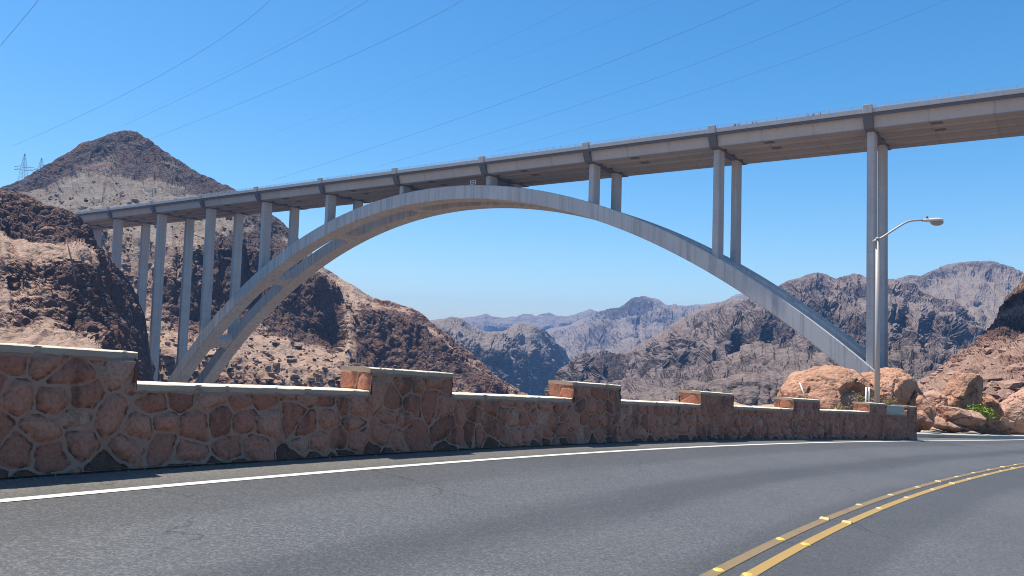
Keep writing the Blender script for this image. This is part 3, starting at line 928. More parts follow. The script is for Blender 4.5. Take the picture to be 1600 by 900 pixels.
def coping(a, b_, lift, over):
    S = stations(a, b_)[::2] if b_ - a > 0.3 else np.linspace(a, b_, 8)
    S = np.unique(np.concatenate([S, [b_]]))
    prof = [(-over, -0.012), (-over - 0.004, 0.006), (-over - 0.004, 0.040), (-over + 0.012, 0.052), (0.12, 0.055), (0.3, 0.057), (TH - 0.05, 0.055), (TH + over - 0.01, 0.05), (TH + over, 0.03), (TH + over, -0.012)]
    V = []
    for d_, z_ in prof:
        q = np.stack([S * 4.0, np.full(len(S), d_ * 9), np.full(len(S), z_ * 30)], 1)
        nz = fbm(q, 77, 4)
        chip = np.clip(fbm(np.stack([S * 6, np.full(len(S), 2.0), S * 0], 1), 55, 4) - 0.15, 0, 1) * 0.14 if d_ < 0 and z_ < 0.05 else 0
        skirt = -0.035 * np.clip(fbm(np.stack([S * 5, np.full(len(S), 7.0), S * 0], 1), 58, 5, 0.65) + 0.1, 0, 1) if z_ < 0 else 0
        V.append(wall_pt(S, np.full(len(S), d_) + 0.010 * nz + chip, wall_h(S) + lift + z_ + 0.009 * nz + skirt))
    V = np.array(V); n = len(S); k = len(prof)
    F = [grid_faces(k, n)]
    V2 = V.reshape(-1, 3)
    i0 = np.arange(k) * n
    caps = []
    me = mesh_np('coping', V2, F)
    bm = bmesh.new(); bm.from_mesh(me); bm.verts.ensure_lookup_table()
    bm.faces.new([bm.verts[i] for i in i0]); bm.faces.new([bm.verts[i + n - 1] for i in i0[::-1]])
    bmesh.ops.recalc_face_normals(bm, faces=bm.faces)
    bm.to_mesh(me); bm.free()
    o = link('coping', me, M_cope, wall_root)
    return o


cur = S0
for a, b_ in mer:
    if a - cur > 0.05: coping(cur, a - 0.006, 0.0, 0.014)
    coping(a - 0.02, b_ + (0.02 if b_ < SE - .01 else 0.03), 0.312, 0.018)
    cur = b_ + 0.006
# pale concrete block standing on the last low stretch of the wall
M_block = plain('pale_concrete', (0.47, 0.43, 0.34), 0.85, 0.12, 4)
sb0, sb1 = mer[-2][1] + 0.08, mer[-1][0] - 0.10
q = [wall_pt(np.array([s]), np.array([d]), wall_h(np.array([s])) + h)[0] + WR for h in (0.056, 0.33) for s, d in ((sb0, 0.03), (sb1, 0.03), (sb1, TH - 0.05), (sb0, TH - 0.05))]
b = MB(); b.hexa(q)
for f in (0.5,):
    pass
blk = b.build('concrete_block', M_block, bevel=0.012)
tag(blk, 'smooth pale concrete block filling the gap near the wall end', 'block')

# ---------------------------------------------------------------- verge and embankment behind the wall
mb_ = NT('verge_gravel')
pv = mb_.pos()
vn = mb_.noise(pv, 1.2, 6, 0.65); vv = mb_.voro(pv, 9.0, 'F1', 'Color')
vc = mb_.mix(vn, (0.34, 0.255, 0.175), (0.50, 0.40, 0.29))
vc = mb_.mix(mb_.math('MULTIPLY', mb_.sep(vv)[0], 0.4), vc, (0.20, 0.13, 0.09))
M_verge = mb_.done(vc, 0.95, mb_.bump(mb_.math('ADD', vn, mb_.math('MULTIPLY', mb_.noise(pv, 14, 5), .4)), 0.12, 0.9), 0.1)
# grid along the white line, from the wall's back into the canyon; right of the wall's end a broad shelf
ss = np.arange(white.s[0], white.s[-1], 0.35)
tt_ = np.concatenate([np.linspace(0, 3, 16), np.linspace(3.3, 22, 56), np.linspace(24, 70, 14)])
wx = np.interp(ss, white.s, white.P[:, 0]); wy = np.interp(ss, white.s, white.P[:, 1])
wnx = np.interp(ss, white.s, white.N[:, 0]); wny = np.interp(ss, white.s, white.N[:, 1])
s_end = float(white.s[int(np.argmin(((white.P - wall.P[-1]) ** 2).sum(1)))])
V = []
for t in tt_:
    shelf = 0.25 + 11.0 * sstep(s_end - 5.0, s_end - 1.5, ss)          # how far back the ground stays level
    base = np.where(ss < s_end + 0.6, 0.62, 1.15)
    base = 0.75 + 0.0 * ss
    X = wx - wnx * (base + t); Y = wy - wny * (base + t)
    z = gz(wx - wnx * base, wy - wny * base) + 0.02
    rise = 0.06 * np.clip(t - 1.0, 0, 12) * sstep(s_end - 4, s_end + 4, ss)
    drop = -0.8 * np.clip(t - shelf, 0, 999) ** 1.05
    low = -0.5 * sstep(0.1, 1.0, t) * sstep(s_end + 2, s_end - 4, ss)
    q = np.stack([X * 0.5, Y * 0.5, X * 0], 1)
    rough = (fbm(q, 5, 5) * 0.5) * sstep(0.8, 4, t)
    V.append(np.column_stack([X, Y, z + rise + drop + low + rough]))
V = np.array(V)
me = mesh_np('embankment', V.reshape(-1, 3), grid_faces(len(tt_), len(ss)))
nz = np.zeros(len(me.polygons) * 3, np.float32); me.polygons.foreach_get('normal', nz)
if nz.reshape(-1, 3)[:, 2].mean() < 0: me.flip_normals()
tag(link('embankment', me, M_verge, None, True), kind='structure')

# kerb beyond the end of the wall
M_kerb = plain('kerb_concrete', (0.40, 0.36, 0.30), 0.85, 0.2, 2.0)
KP = np.array([hit(*p)[:2] for p in [(1418, 683.0), (1470, 684.2), (1530, 685.0), (1600, 685.5)]])
kp = Path(KP, 2, 0.5, 45, 0.3, 0.003)
rings = []
for i in range(len(kp.P)):
    x, y = kp.P[i]; n = kp.N[i]
    g = gz(x, y)
    rings.append([(x, y, g - 0.1), (x - n[0] * 0.015, y - n[1] * 0.015, g + 0.14), (x - n[0] * 0.6, y - n[1] * 0.6, g + 0.155), (x - n[0] * 0.6, y - n[1] * 0.6, g - 0.1)])
b = MB(); b.sweep(rings)
tag(b.build('kerb', M_kerb), kind='structure')

# ---------------------------------------------------------------- boulders
M_boulder = rock_mat('orange_boulder_rock', (0.15, 0.07, 0.048), (0.37, 0.18, 0.115), (0.52, 0.295, 0.195), 1.3, 0.5, 0.0, 0.6, (0.42, 0.20, 0.12))
M_boulder2 = rock_mat('pink_boulder_rock', (0.15, 0.07, 0.05), (0.36, 0.19, 0.13), (0.52, 0.315, 0.225), 1.1, 0.4, 0.0, 0.6, (0.40, 0.21, 0.14))


def boulder(cx, cy, d, rx, ry, rz, seed, label, mat=M_boulder, rot=0.0, tilt=0.0, cuts=16, rough=0.11, sub=5, cutr=(0.55, 0.9), planes=(), dents=()):
    """cx, cy: photo pixel of the centre, d its distance; radii in metres"""
    c = at(cx, cy, d)
    bm = bmesh.new()
    bmesh.ops.create_icosphere(bm, subdivisions=sub, radius=1.0)
    V = np.array([v.co for v in bm.verts])
    r = np.random.default_rng(seed)
    V = V * (1 + 0.22 * fbm(V * 0.9 + seed, seed, 3))[:, None]
    for _ in range(cuts):
        n = r.normal(size=3); n[2] = n[2] * 0.8 + 0.15; n /= np.linalg.norm(n)
        k = r.uniform(*cutr); e = V @ n + 0.05 * fbm(V * 2.5 + seed, seed + 2, 3)
        V = V - n * np.clip(e - k, 0, 9)[:, None] * 0.9
    for n, k in planes:
        n = np.array(n, float); n /= np.linalg.norm(n)
        e = V @ n + 0.05 * fbm(V * 2.5 + seed, seed + 5, 3)
        V = V - n * np.clip(e - k, 0, 9)[:, None]
    for n, rad, dep in dents:
        n = np.array(n, float); n /= np.linalg.norm(n)
        q = V + 0.10 * np.stack([fbm(V * 2 + 3 * k_, seed + 60 + k_, 3) for k_ in range(3)], 1)
        dist = np.linalg.norm(q - n * 0.92, axis=1)
        V = V - n * (dep * sstep(rad, rad * 0.72, dist))[:, None]
    W = V * np.array([rx, ry, rz])
    nn = V / (np.linalg.norm(V, axis=1)[:, None] + 1e-9)
    q = W
    qq = q + 0.5 * np.stack([fbm(q * 0.8 + k_ * 7, seed + k_, 3) for k_ in range(3)], 1)
    f1, f2, cid = worley(qq * np.array([0.75, 0.75, 0.5]) + seed, seed)
    crack = sstep(0.0, 0.07, f2 - f1)
    dd = rough * (1.1 * fbm(q * 0.7, seed + 3, 4, 0.5) + 0.7 * (cid - 0.5) + 0.8 * (ridged(q * np.array([1.2, 1.2, 2.0]), seed + 8, 5, 0.6) - .55)) - 0.5 * rough * (1 - crack)
    W = W + nn * dd[:, None]
    cz, sz, cx_, sx_ = math.cos(rot), math.sin(rot), math.cos(tilt), math.sin(tilt)
    Ry = np.array([[cx_, 0, sx_], [0, 1, 0], [-sx_, 0, cx_]]); Rz = np.array([[cz, -sz, 0], [sz, cz, 0], [0, 0, 1]])
    W = W @ (Rz @ Ry).T
    for v, w in zip(bm.verts, W): v.co = w
    me = bpy.data.meshes.new('boulder'); bm.to_mesh(me); bm.free()
    fattr(me, 'rock', np.clip(0.2 + 0.8 * fbm(q * 0.5, seed + 31, 4) + 0.25 * (1 - crack), 0, 1))
    o = link('boulder', me, mat, None, False)
    o.location = c
    tag(o, label, 'boulder', 'boulders beyond the end of the wall')
    return o


boulder(1308, 660, 36.0, 2.6, 2.2, 2.5, 3, 'big smooth orange boulder dome behind the wall, left of the lamp', sub=6, rough=0.13, cuts=3, cutr=(.8, .95), dents=[((0.12, -0.82, 0.42), 0.42, 0.22), ((0.62, -0.75, 0.3), 0.3, 0.12)])
boulder(1384, 646, 36.3, 1.85, 1.8, 2.05, 12, 'large cracked brown orange boulder behind the street lamp', sub=6, rough=0.2, cuts=8, cutr=(.75, .95), planes=[((0.50, -0.85, -0.10), 0.55)])
boulder(1437, 640, 35.5, 0.55, 0.9, 1.05, 14, 'narrow brown rock wedged right of the cracked boulder', cuts=14)
boulder(1510, 622, 43.0, 1.28, 1.05, 1.62, 21, 'tall leaning boulder with a shaded flat face', sub=6, rot=0.2, tilt=-0.10, cuts=3, planes=[((0.42, -0.88, -0.34), 0.33), ((-0.8, 0.0, 0.5), 0.74), ((0.12, 0, 1), 0.84), ((1, 0, -0.1), 0.8)])
boulder(1545, 634, 43.6, 0.45, 0.9, 1.0, 24, 'slim rock leaning against the right side of the tall boulder', tilt=-0.35)
boulder(1459, 634, 41.5, 0.95, 0.9, 0.85, 26, 'pale rounded rock left of the tall leaning boulder', M_boulder2, cuts=9)
boulder(1497, 648, 40.0, 1.35, 0.9, 0.55, 28, 'broad flat rock slab below the tall leaning boulder', M_boulder2, tilt=0.15)
boulder(1474, 644, 40.2, 0.5, 0.5, 0.45, 29, 'small blocky rock between the pale rock and the flat slab', M_boulder2)
boulder(1438, 656, 35.0, 0.75, 0.7, 0.5, 33, 'dark brown rock lying just right of the wall end', tilt=0.35)
boulder(1478, 663, 40.0, 1.5, 0.8, 0.36, 36, 'low sloping slab above the kerb', M_boulder2, tilt=0.28)
boulder(1543, 664, 43.5, 1.7, 0.9, 0.55, 38, 'dark undercut ledge below the green bush', tilt=0.2, planes=[((0.1, -0.9, -0.3), 0.4)])
boulder(1608, 648, 49.0, 2.2, 1.7, 1.7, 44, 'big pinkish boulder cut off by the right edge', M_boulder2, sub=6, cuts=7, cutr=(.7, .92))
boulder(1310, 668, 34.5, 1.4, 1.0, 0.6, 47, 'rough low outcrop under the orange dome')
boulder(1412, 664, 35.0, 0.8, 0.7, 0.7, 49, 'brown rock hidden low behind the last wall block')

# ---------------------------------------------------------------- bridge
BR_C = np.array([35.04, -189.46, -55.79])
YAW = math.radians(-34.983)
cyw, syw = math.cos(YAW), math.sin(YAW)
# bridge x axis in world: (cos, sin(yaw)); bridge y axis: (-sin(yaw), cos)
o_xy = -(np.array([cyw, syw]) * BR_C[0] + np.array([-syw, cyw]) * BR_C[1])
bridge = empty('arch_bridge', (float(o_xy[0]), float(o_xy[1]), float(1.6 - BR_C[2])), YAW)
tag(bridge, 'long grey concrete arch bridge spanning the canyon on twin ribs', 'bridge')
SP = 36.88
CX = -3.5 * SP
CROWN, RISE, HALF, QU = 7.49, 84.5, 161.5, 0.102


def arch_z(X):
    t = (np.asarray(X, float) - CX) / HALF
    return -CROWN - RISE * ((1 - QU) * t * t + QU * t ** 4)


def concrete(name, base, lines, streak=0.35):
    m = NT(name)
    p = m.obj()
    n1 = m.noise(p, 0.12, 5, 0.6); n2 = m.noise(p, 1.3, 6, 0.65)
    sx = m.noise(m.mapping(p, (0.9, 0.9, 0.035)), 1.0, 5, 0.6)
    c = m.mix(n1, tuple(x * 0.86 for x in base), tuple(x * 1.12 for x in base))
    c = m.mix(m.step(sx, 0.46, 0.66, 0, streak), c, tuple(x * 0.55 for x in base))
    c = m.mix(m.step(n2, 0.52, 0.75, 0, 0.35), c, tuple(min(.8, x * 1.25) for x in base))
    if lines:
        co = m.sep(p)[2 if lines > 0 else 0]
        L = abs(lines)
        fr = m.math('FRACT', m.math('DIVIDE', co, L))
        ln = m.math('MAXIMUM', m.step(fr, 0.035, 0.01), m.step(fr, 0.965, 0.99))
        c = m.mix(m.math('MULTIPLY', ln, 0.28), c, tuple(x * 0.5 for x in base))
        blk_ = m.n('TexWhiteNoise', noise_dimensions='1D', ins={'W': m.math('FLOOR', m.math('DIVIDE', co, L))}).outputs['Value']
        c = m.mix(m.math('MULTIPLY', blk_, 0.22), c, tuple(x * 0.62 for x in base))
    return m.done(c, 0.85, m.bump(n2, 0.03, 0.4), 0.2)


M_col = concrete('column_concrete', (0.52, 0.495, 0.46), 3.05)
M_arch = concrete('arch_concrete', (0.57, 0.54, 0.50), -7.3, 0.6)
M_deckc = concrete('deck_concrete', (0.44, 0.42, 0.395), 0, 0.2)
M_steel = concrete('painted_girder_steel', (0.50, 0.46, 0.415), -12.3, 0.12)
M_flange = concrete('dark_flange_steel', (0.36, 0.345, 0.33), -12.3, 0.2)  # toned darker than the girder webs
M_cap = plain('dark_pier_cap_steel', (0.13, 0.125, 0.125), 0.7, 0.15, 0.4)
M_rail = plain('galvanised_rail', (0.55, 0.55, 0.55), 0.45, 0.1, 0.5, metal=0.4)
M_hatch = plain('dark_hatch', (0.16, 0.135, 0.115), 0.8, 0.2, 1.0)
XL, XR = -392.0, 66.0
b = MB(); b.box(XL, XR, 0.62, 26.2, -2.02, -1.72)
b.build('deck_slab', M_deckc, bridge)
b = MB(); b.box(XL, XR, 0.26, 0.60, -2.55, -1.80)
b.build('edge_shade_strip', M_cap, bridge)  # dark strip that paints in the shade line under the parapet
for y0, y1 in ((0.0, 0.30), (26.5, 26.8)):
    b = MB(); b.box(XL, XR, y0, y1, -1.85, -0.85)
    b.build('parapet', M_deckc, bridge)
b = MB(); b.box(XL, XR, 4.2, 4.55, -1.72, -0.75)
b.build('traffic_barrier', M_deckc, bridge)
for y0 in (0.15, 26.65):
    b = MB()
    for z in (-0.62, -0.40, -0.16):
        b.box(XL, XR, y0 - 0.035, y0 + 0.035, z - 0.03, z + 0.03)
    for x in np.arange(XL, XR, 2.46):
        b.box(x - 0.04, x + 0.04, y0 - 0.045, y0 + 0.045, -0.85, -0.06)
    b.build('railing', M_rail, bridge)
# four tub girders
for k in range(4):
    yb = 2.2 + k * 6.35
    b = MB()
    ring = lambda x: [(x, yb, -5.0), (x, yb + 3.3, -5.0), (x, yb + 4.3, -2.025), (x, yb - 0.95, -2.025)]
    b.sweep([ring(XL), ring(XR)])
    b.build('girder', M_steel, bridge)
    b = MB(); b.box(XL, XR, yb - 0.12, yb + 3.42, -5.07, -5.003)
    b.build('bottom_flange', M_flange, bridge)
PIERS = [(-i * SP) for i in range(-1, 11)]
for x in PIERS:
    b = MB()
    b.box(x - 1.0, x + 1.0, -0.28, 0.62, -1.98, 0.0)
    b.build('pilaster', M_deckc, bridge, bevel=0.05)
    b = MB(); b.box(x - 1.0, x + 1.0, 26.2, 27.1, -1.98, 0.0)
    b.build('pilaster', M_deckc, bridge, bevel=0.05)
    b = MB()
    P = [(0.32, -2.03), (0.40, -3.2), (1.55, -5.15), (3.2, -5.45), (23.6, -5.45), (25.2, -5.15), (26.4, -3.2), (26.5, -2.03)]
    V = [(x - 1.02, y, z) for y, z in P] + [(x + 1.02, y, z) for y, z in P]
    n = len(P)
    b.add(V, [[i, i + 1, i + 1 + n, i + n] for i in range(n - 1)] + [[7, 0, 8, 15], [0, 1, 6, 7], [1, 2, 5, 6], [2, 3, 4, 5], [8, 15, 14, 9], [9, 14, 13, 10], [10, 13, 12, 11]])
    b.build('pier_cap', M_cap, bridge)
Y1, Y2 = 5.75, 19.43
CW, CD = 1.6, 4.1
GROUND = {-1: (-40, -40), 8: (-86, -90), 9: (-52, -68), 10: (-20, -30)}
for i in range(-1, 10):
    x = -i * SP
    for j, y in enumerate((Y1, Y2)):
        zb = float(arch_z(x)) - 0.6 if 0 <= i <= 7 else GROUND[i][j]
        b = MB()
        ring = []
        for z in np.linspace(zb, -5.44, max(2, int((-5.44 - zb) / 6))):
            g = 1 + 0.10 * ((-5.44 - z) / 80.0)
            w, d, c = CW * g / 2, CD * g / 2, 0.22
            ring.append([(x - w + c, y - d, z), (x + w - c, y - d, z), (x + w, y - d + c, z), (x + w, y + d - c, z), (x + w - c, y + d, z), (x - w + c, y + d, z), (x - w, y + d - c, z), (x - w, y - d + c, z)])
        b.sweep(ring)
        b.build('column', M_col, bridge)
# arch ribs
for y in (Y1, Y2):
    xs = np.linspace(CX - HALF - 2, CX + HALF + 2, 150)
    zt = arch_z(xs)
    sl = np.gradient(zt, xs)
    nx, nz_ = -sl / np.sqrt(1 + sl * sl), 1 / np.sqrt(1 + sl * sl)
    D, hw, c = 4.35, 3.05, 0.18
    rings = []
    for x, z, a, e in zip(xs, zt, nx, nz_):
        lo = (x - a * D, z - e * D); t1 = (x - a * c, z - e * c); l1 = (x - a * (D - c), z - e * (D - c))
        rings.append([(x, y - hw + c, z), (t1[0], y - hw, t1[1]), (l1[0], y - hw, l1[1]), (lo[0], y - hw + c, lo[1]), (lo[0], y + hw - c, lo[1]), (l1[0], y + hw, l1[1]), (t1[0], y + hw, t1[1]), (x, y + hw - c, z)])
    b = MB(); b.sweep(rings)
    b.build('arch_rib', M_arch, bridge)
# cross struts between the ribs, flared at both ends
for i in range(0, 8):
    x = -i * SP
    z = float(arch_z(x)); e = 0.5
    sl = (float(arch_z(x + e)) - float(arch_z(x - e))) / (2 * e)
    T = np.array([1, sl]) / math.hypot(1, sl); N_ = np.array([-T[1], T[0]])
    rings = []
    for y, g in ((Y1 + 2.9, 1.0), (Y1 + 3.6, 1.0), (Y1 + 5.2, 0.55), (Y2 - 5.2, 0.55), (Y2 - 3.6, 1.0), (Y2 - 2.9, 1.0)):
        hw, dep = 3.3 * g, 1.9
        c0 = np.array([x, z]) - N_ * 2.15
        ring = []
        for p_, q_ in ((1, -1), (1, 1), (-1, 1), (-1, -1)):
            k_ = c0 + T * hw * p_ + N_ * dep * q_
            ring.append((k_[0], y, k_[1]))
        rings.append(ring)
    b = MB(); b.sweep(rings)
    b.build('strut', M_arch, bridge)
# service hatches under the deck, inspection rail on the crown, base blocks
for i in range(-1, 9):
    for k in (0, 1):
        x = -i * SP - 0.63 * SP; y = 2.2 + k * 6.35 + 1.65
        b = MB(); b.box(x - 1.1, x + 1.1, y - 0.9, y + 0.9, -5.13, -5.068)
        for q in (-1.0, -0.33, 0.33, 1.0): b.box(x + q - 0.12, x + q + 0.12, y - 0.95, y + 0.95, -5.21, -5.13)
        b.build('hatch', M_hatch, bridge)
M_whitep = plain('white_paint', (0.75, 0.75, 0.72), 0.5, 0.08, 2)
b = MB()
xc = -3 * SP - 6.4; zc = float(arch_z(xc))
for dx in (0, 1.05, 2.1): b.box(xc + dx - 0.07, xc + dx + 0.07, 3.0, 3.12, zc - 0.05, zc + 1.5)
for dz in (0.25, 0.85, 1.44): b.box(xc - 0.07, xc + 2.17, 3.005, 3.115, zc + dz - 0.06, zc + dz + 0.06)
b.build('inspection_rail', M_whitep, bridge)
b = MB()
b.hexa([(CX - HALF - 16, 0.5, -118), (CX - HALF + 3, 0.5, -118), (CX - HALF + 3, 25, -118), (CX - HALF - 16, 25, -118), (CX - HALF - 16, 0.5, -87), (CX - HALF + 3, 0.5, -87), (CX - HALF + 3, 25, -87), (CX - HALF - 16, 25, -87)])
b.build('arch_footing', M_arch, bridge)
b = MB(); b.box(CX + HALF - 3, CX + HALF + 16, 0.5, 25, -118, -87)
b.build('arch_footing', M_arch, bridge)
b = MB(); b.box(XL - 8, XL + 7, 1.5, 25.3, -30, -5.0)
b.build('abutment', M_deckc, bridge)

# ---------------------------------------------------------------- people on the walkway
def person_mesh(pose, name='person'):
    J = {'pelvis': (0, 0, .93, .15), 'chest': (0, .01, 1.28, .165), 'neck': (0, .01, 1.47, .06), 'head': (0, .03, 1.60, .105), 'crown': (0, .02, 1.70, .075)}
    E = [('pelvis', 'chest'), ('chest', 'neck'), ('neck', 'head'), ('head', 'crown')]
    for sg, n in ((-1, 'l'), (1, 'r')):
        st = pose['stride'] * sg
        J['hip' + n] = (sg * .1, 0, .88, .095); J['knee' + n] = (sg * .105, .5 * st + .03, .49, .062); J['ank' + n] = (sg * .105, st, .09, .045); J['toe' + n] = (sg * .115, st + .15, .035, .035)
        J['sho' + n] = (sg * .19, .01, 1.39, .062); J['elb' + n] = (sg * .25, -.5 * st - .03, 1.11, .046)
        hy, hzz = (.28, 1.18) if pose['arm'] == n or pose['arm'] == 'b' else (-st + .08, .86)
        J['wri' + n] = (sg * .24, hy, hzz, .034); J['han' + n] = (sg * .235, hy + .07, hzz - .05, .036)
        E += [('pelvis', 'hip' + n), ('hip' + n, 'knee' + n), ('knee' + n, 'ank' + n), ('ank' + n, 'toe' + n), ('chest', 'sho' + n), ('sho' + n, 'elb' + n), ('elb' + n, 'wri' + n), ('wri' + n, 'han' + n)]
    ks = list(J)
    me = bpy.data.meshes.new(name)
    me.from_pydata([J[k][:3] for k in ks], [(ks.index(a), ks.index(c)) for a, c in E], [])
    o = bpy.data.objects.new(name, me); COL.objects.link(o)
    md = o.modifiers.new('skin', 'SKIN'); sd = o.modifiers.new('sub', 'SUBSURF'); sd.levels = sd.render_levels = 1
    for i, k in enumerate(ks):
        me.skin_vertices[0].data[i].radius = (J[k][3], J[k][3])
        me.skin_vertices[0].data[i].use_root = (k == 'pelvis')
    dg = bpy.context.evaluated_depsgraph_get(); dg.update()
    out = bpy.data.meshes.new_from_object(o.evaluated_get(dg))
    bpy.data.objects.remove(o)
    return out


def cloth_mat(name, shirt, legs, skin=(0.42, 0.25, 0.17), hair=(0.03, 0.02, 0.015)):
    m = NT(name)
    z = m.sep(m.obj())[2]; y = m.sep(m.obj())[1]
    c = m.mix(m.step(z, 0.93, 0.96), legs, shirt)
    c = m.mix(m.step(z, 1.46, 1.48), c, skin)
    c = m.mix(m.math('MULTIPLY', m.step(z, 1.60, 1.63), m.step(y, 0.13, 0.09)), c, hair)
    c = m.mix(m.step(z, 0.06, 0.04), c, (0.04, 0.04, 0.04))
    return m.done(c, 0.85)


PX = [(1148.5, 'in dark clothes, leftmost of the walkers, leaning on the rail', (.03, .03, .04), (.03, .03, .05), 0.0, 'b'),
      (1154.8, 'in a dark blue top, second walker from the left', (.03, .04, .10), (.05, .05, .07), .16, 'l'),
      (1176.4, 'in black, standing beside the one in red', (.02, .02, .02), (.03, .03, .04), 0.05, 'r'),
      (1182.0, 'in a red top between the two groups of walkers', (.30, .06, .05), (.05, .05, .08), .14, 'l'),
      (1262.5, 'in dark blue, first of the right group of four', (.04, .05, .10), (.03, .03, .05), .1, 'l'),
      (1271.0, 'in a bright blue top amid the right group', (.04, .08, .35), (.04, .05, .12), 0.0, 'b'),
      (1277.6, 'in a white shirt in the right group', (.70, .70, .68), (.08, .08, .10), .15, 'r'),
      (1282.0, 'in grey, rightmost of all the walkers', (.20, .20, .22), (.04, .04, .05), .12, 'l')]


def bridge_world(X, Y, Z):
    return np.array([o_xy[0] + cyw * X - syw * Y, o_xy[1] + syw * X + cyw * Y, 1.6 - BR_C[2] + Z])


bx = np.linspace(-60, 10, 1400)
bpx = np.array([topx(bridge_world(x, 0.9, -0.5))[0] for x in bx])
for k, (px, lab, sh, lg, st, arm) in enumerate(PX):
    X = float(np.interp(px, bpx, bx))
    o = link('person', person_mesh({'stride': st, 'arm': arm}), cloth_mat('clothes', sh, lg), None, True)
    o.location = bridge_world(X, 0.85, -1.72)
    o.rotation_euler = (0, 0, YAW + (math.pi if arm == 'b' else (math.pi / 2 if k % 2 else -math.pi / 2)))
    tag(o, 'person on the bridge walkway ' + lab, 'person', 'people walking on the bridge')

# ---------------------------------------------------------------- street lamp
M_lamp = plain('weathered_galvanised_steel', (0.50, 0.42, 0.36), 0.5, 0.12, 1.5, metal=0.25)
M_head = plain('pale_lamp_housing', (0.62, 0.58, 0.53), 0.45, 0.08, 3)
M_lens = plain('lamp_lens_plastic', (0.40, 0.32, 0.27), 0.25, 0.1, 5)
LD = 31.0
Lb = at(1370.5, 645, LD); Lt = at(1367.5, 374, LD)
base = np.array([Lb[0], Lb[1], gz(Lb[0], Lb[1]) - 0.1])
lamp = empty('street_lamp', tuple(float(v) for v in base))
tag(lamp, 'tall galvanised street lamp with a curved arm behind the wall', 'street lamp')
H = Lt[2] - base[2]
b = MB(); b.tube([(0, 0, 0), (0, 0, H * .5), (0, 0, H)], [0.105, 0.092, 0.075], 20)
b.build('pole', M_lamp, lamp, True)
b = MB(); b.tube([(0, 0, H + 0.0), (0, 0, H + 0.05), (0, 0, H + 0.075)], [0.092, 0.09, 0.05], 18); b.build('pole_cap', M_lamp, lamp, True)
b = MB(); b.tube([(0, 0, 0.0), (0, 0, .03), (0, 0, .05), (0, 0, .22), (0, 0, .25)], [.2, .2, .16, .15, .12], 20); b.build('pole_base', M_lamp, lamp)
ap = [at(x, y, LD) for x, y in ((1368.5, 376.5), (1380, 370), (1395, 360), (1410, 350.5), (1418, 346.6), (1425, 344.9), (1434, 344.2), (1446, 343.8))]
b = MB(); b.tube([p - base for p in ap], np.linspace(0.042, 0.034, len(ap)), 14); b.build('arm', M_lamp, lamp, True)
b = MB(); b.tube([ap[0] - base + np.array([-.10, 0, -.03]), ap[0] - base + np.array([.08, 0, .05])], [.062, .055], 14); b.build('arm_bracket', M_lamp, lamp, True)
h0 = at(1441, 344.3, LD) - base; h1 = at(1473.5, 343.8, LD) - base
ax = (h1 - h0); L = np.linalg.norm(ax); ax /= L
side = np.array([0, 1.0, 0]); upv = np.cross(ax, side); upv *= np.sign(upv[2])
b = MB(); rings = []
for t, w, u, dn in ((0, .05, .05, .05), (.1, .065, .06, .06), (.3, .10, .075, .07), (.55, .15, .09, .09), (.75, .165, .09, .10), (.9, .13, .07, .09), (.97, .08, .045, .06), (1.0, .02, .01, .02)):
    c0 = h0 + ax * L * t
    rings.append([c0 + side * w * math.cos(a) + upv * (u if math.sin(a) > 0 else dn) * math.sin(a) for a in np.linspace(0, 2 * math.pi, 20, endpoint=False)])
b.sweep(rings, False); hd = b.build('lamp_head', M_head, lamp, True)
b = MB(); rings = []
for k in range(7):
    a = k / 6 * math.pi / 2
    c0 = h0 + ax * L * 0.70 - upv * (.07 + .16 * math.sin(a))
    rings.append([c0 + (ax * .27 * math.cos(th) + side * .15 * math.sin(th)) * max(.05, math.cos(a)) for th in np.linspace(0, 2 * math.pi, 20, endpoint=False)])
b.sweep(rings, False); b.build('lens', M_lens, hd, True)
c0 = h0 + ax * L * .24 + upv * .06
b = MB(); b.tube([c0, c0 + upv * .10], [.04, .045], 12); b.build('photocell', M_hatch, hd, True)

# ---------------------------------------------------------------- posts, rods, plants near the wall end
b = MB()
pw = at(1353.4, 622, 31.5); pw2 = at(1357.8, 622, 31.5)
for p_ in (pw, pw2): b.tube([(p_[0], p_[1], p_[2] - 0.8), (p_[0], p_[1], p_[2] + 0.44)], [.035, .035], 10)
o = b.build('marker_post', M_whitep, None, True); tag(o, 'pair of short white pipes standing left of the lamp pole', 'post')
b = MB(); b.tube([at(1258.8, 622, 27.5), at(1249.5, 598, 27.9)], [.022, .018], 8)
o = b.build('leaning_rod', M_whitep, None, True); tag(o, 'thin white rod leaning behind the wall, left of the boulder dome', 'rod')
b = MB(); b.tube([at(1539.5, 621.5, 46), at(1549, 622.5, 46)], [.035, .035], 10)
o = b.build('pipe', M_whitep, None, True); tag(o, 'short white pipe lying right of the tall leaning boulder', 'pipe')
# dead stalk on the left cliff
M_dead = plain('dead_wood', (0.15, 0.115, 0.10), 0.9, 0.2, 1)
b = MB(); b.tube([at(118, 440, 226), at(114, 415, 227), at(108, 392, 228), at(103, 371, 229)], [.28, .25, .20, .08], 8)
b.tube([at(113, 412, 226.8), at(110, 398, 226)], [.2, .05], 6)
o = b.build('dead_trunk', M_dead, None, True); tag(o, 'bare grey dead trunk standing on the left cliff', 'tree')


def leaf_mat(name, a, c_):
    m = NT(name)
    oi = m.noise(m.pos(), 6.0, 3)
    c = m.mix(oi, a, c_)
    m.done(c, 0.7, spec=0.2)
    m.b.inputs['Subsurface Weight'].default_value = 0.0
    return m.m


M_leaf = leaf_mat('bright_green_leaves', (0.13, 0.20, 0.03), (0.28, 0.35, 0.07))
M_dry = leaf_mat('yellow_green_twigs', (0.20, 0.17, 0.07), (0.38, 0.32, 0.15))
M_stem = plain('brown_stem', (0.16, 0.11, 0.07), 0.9)


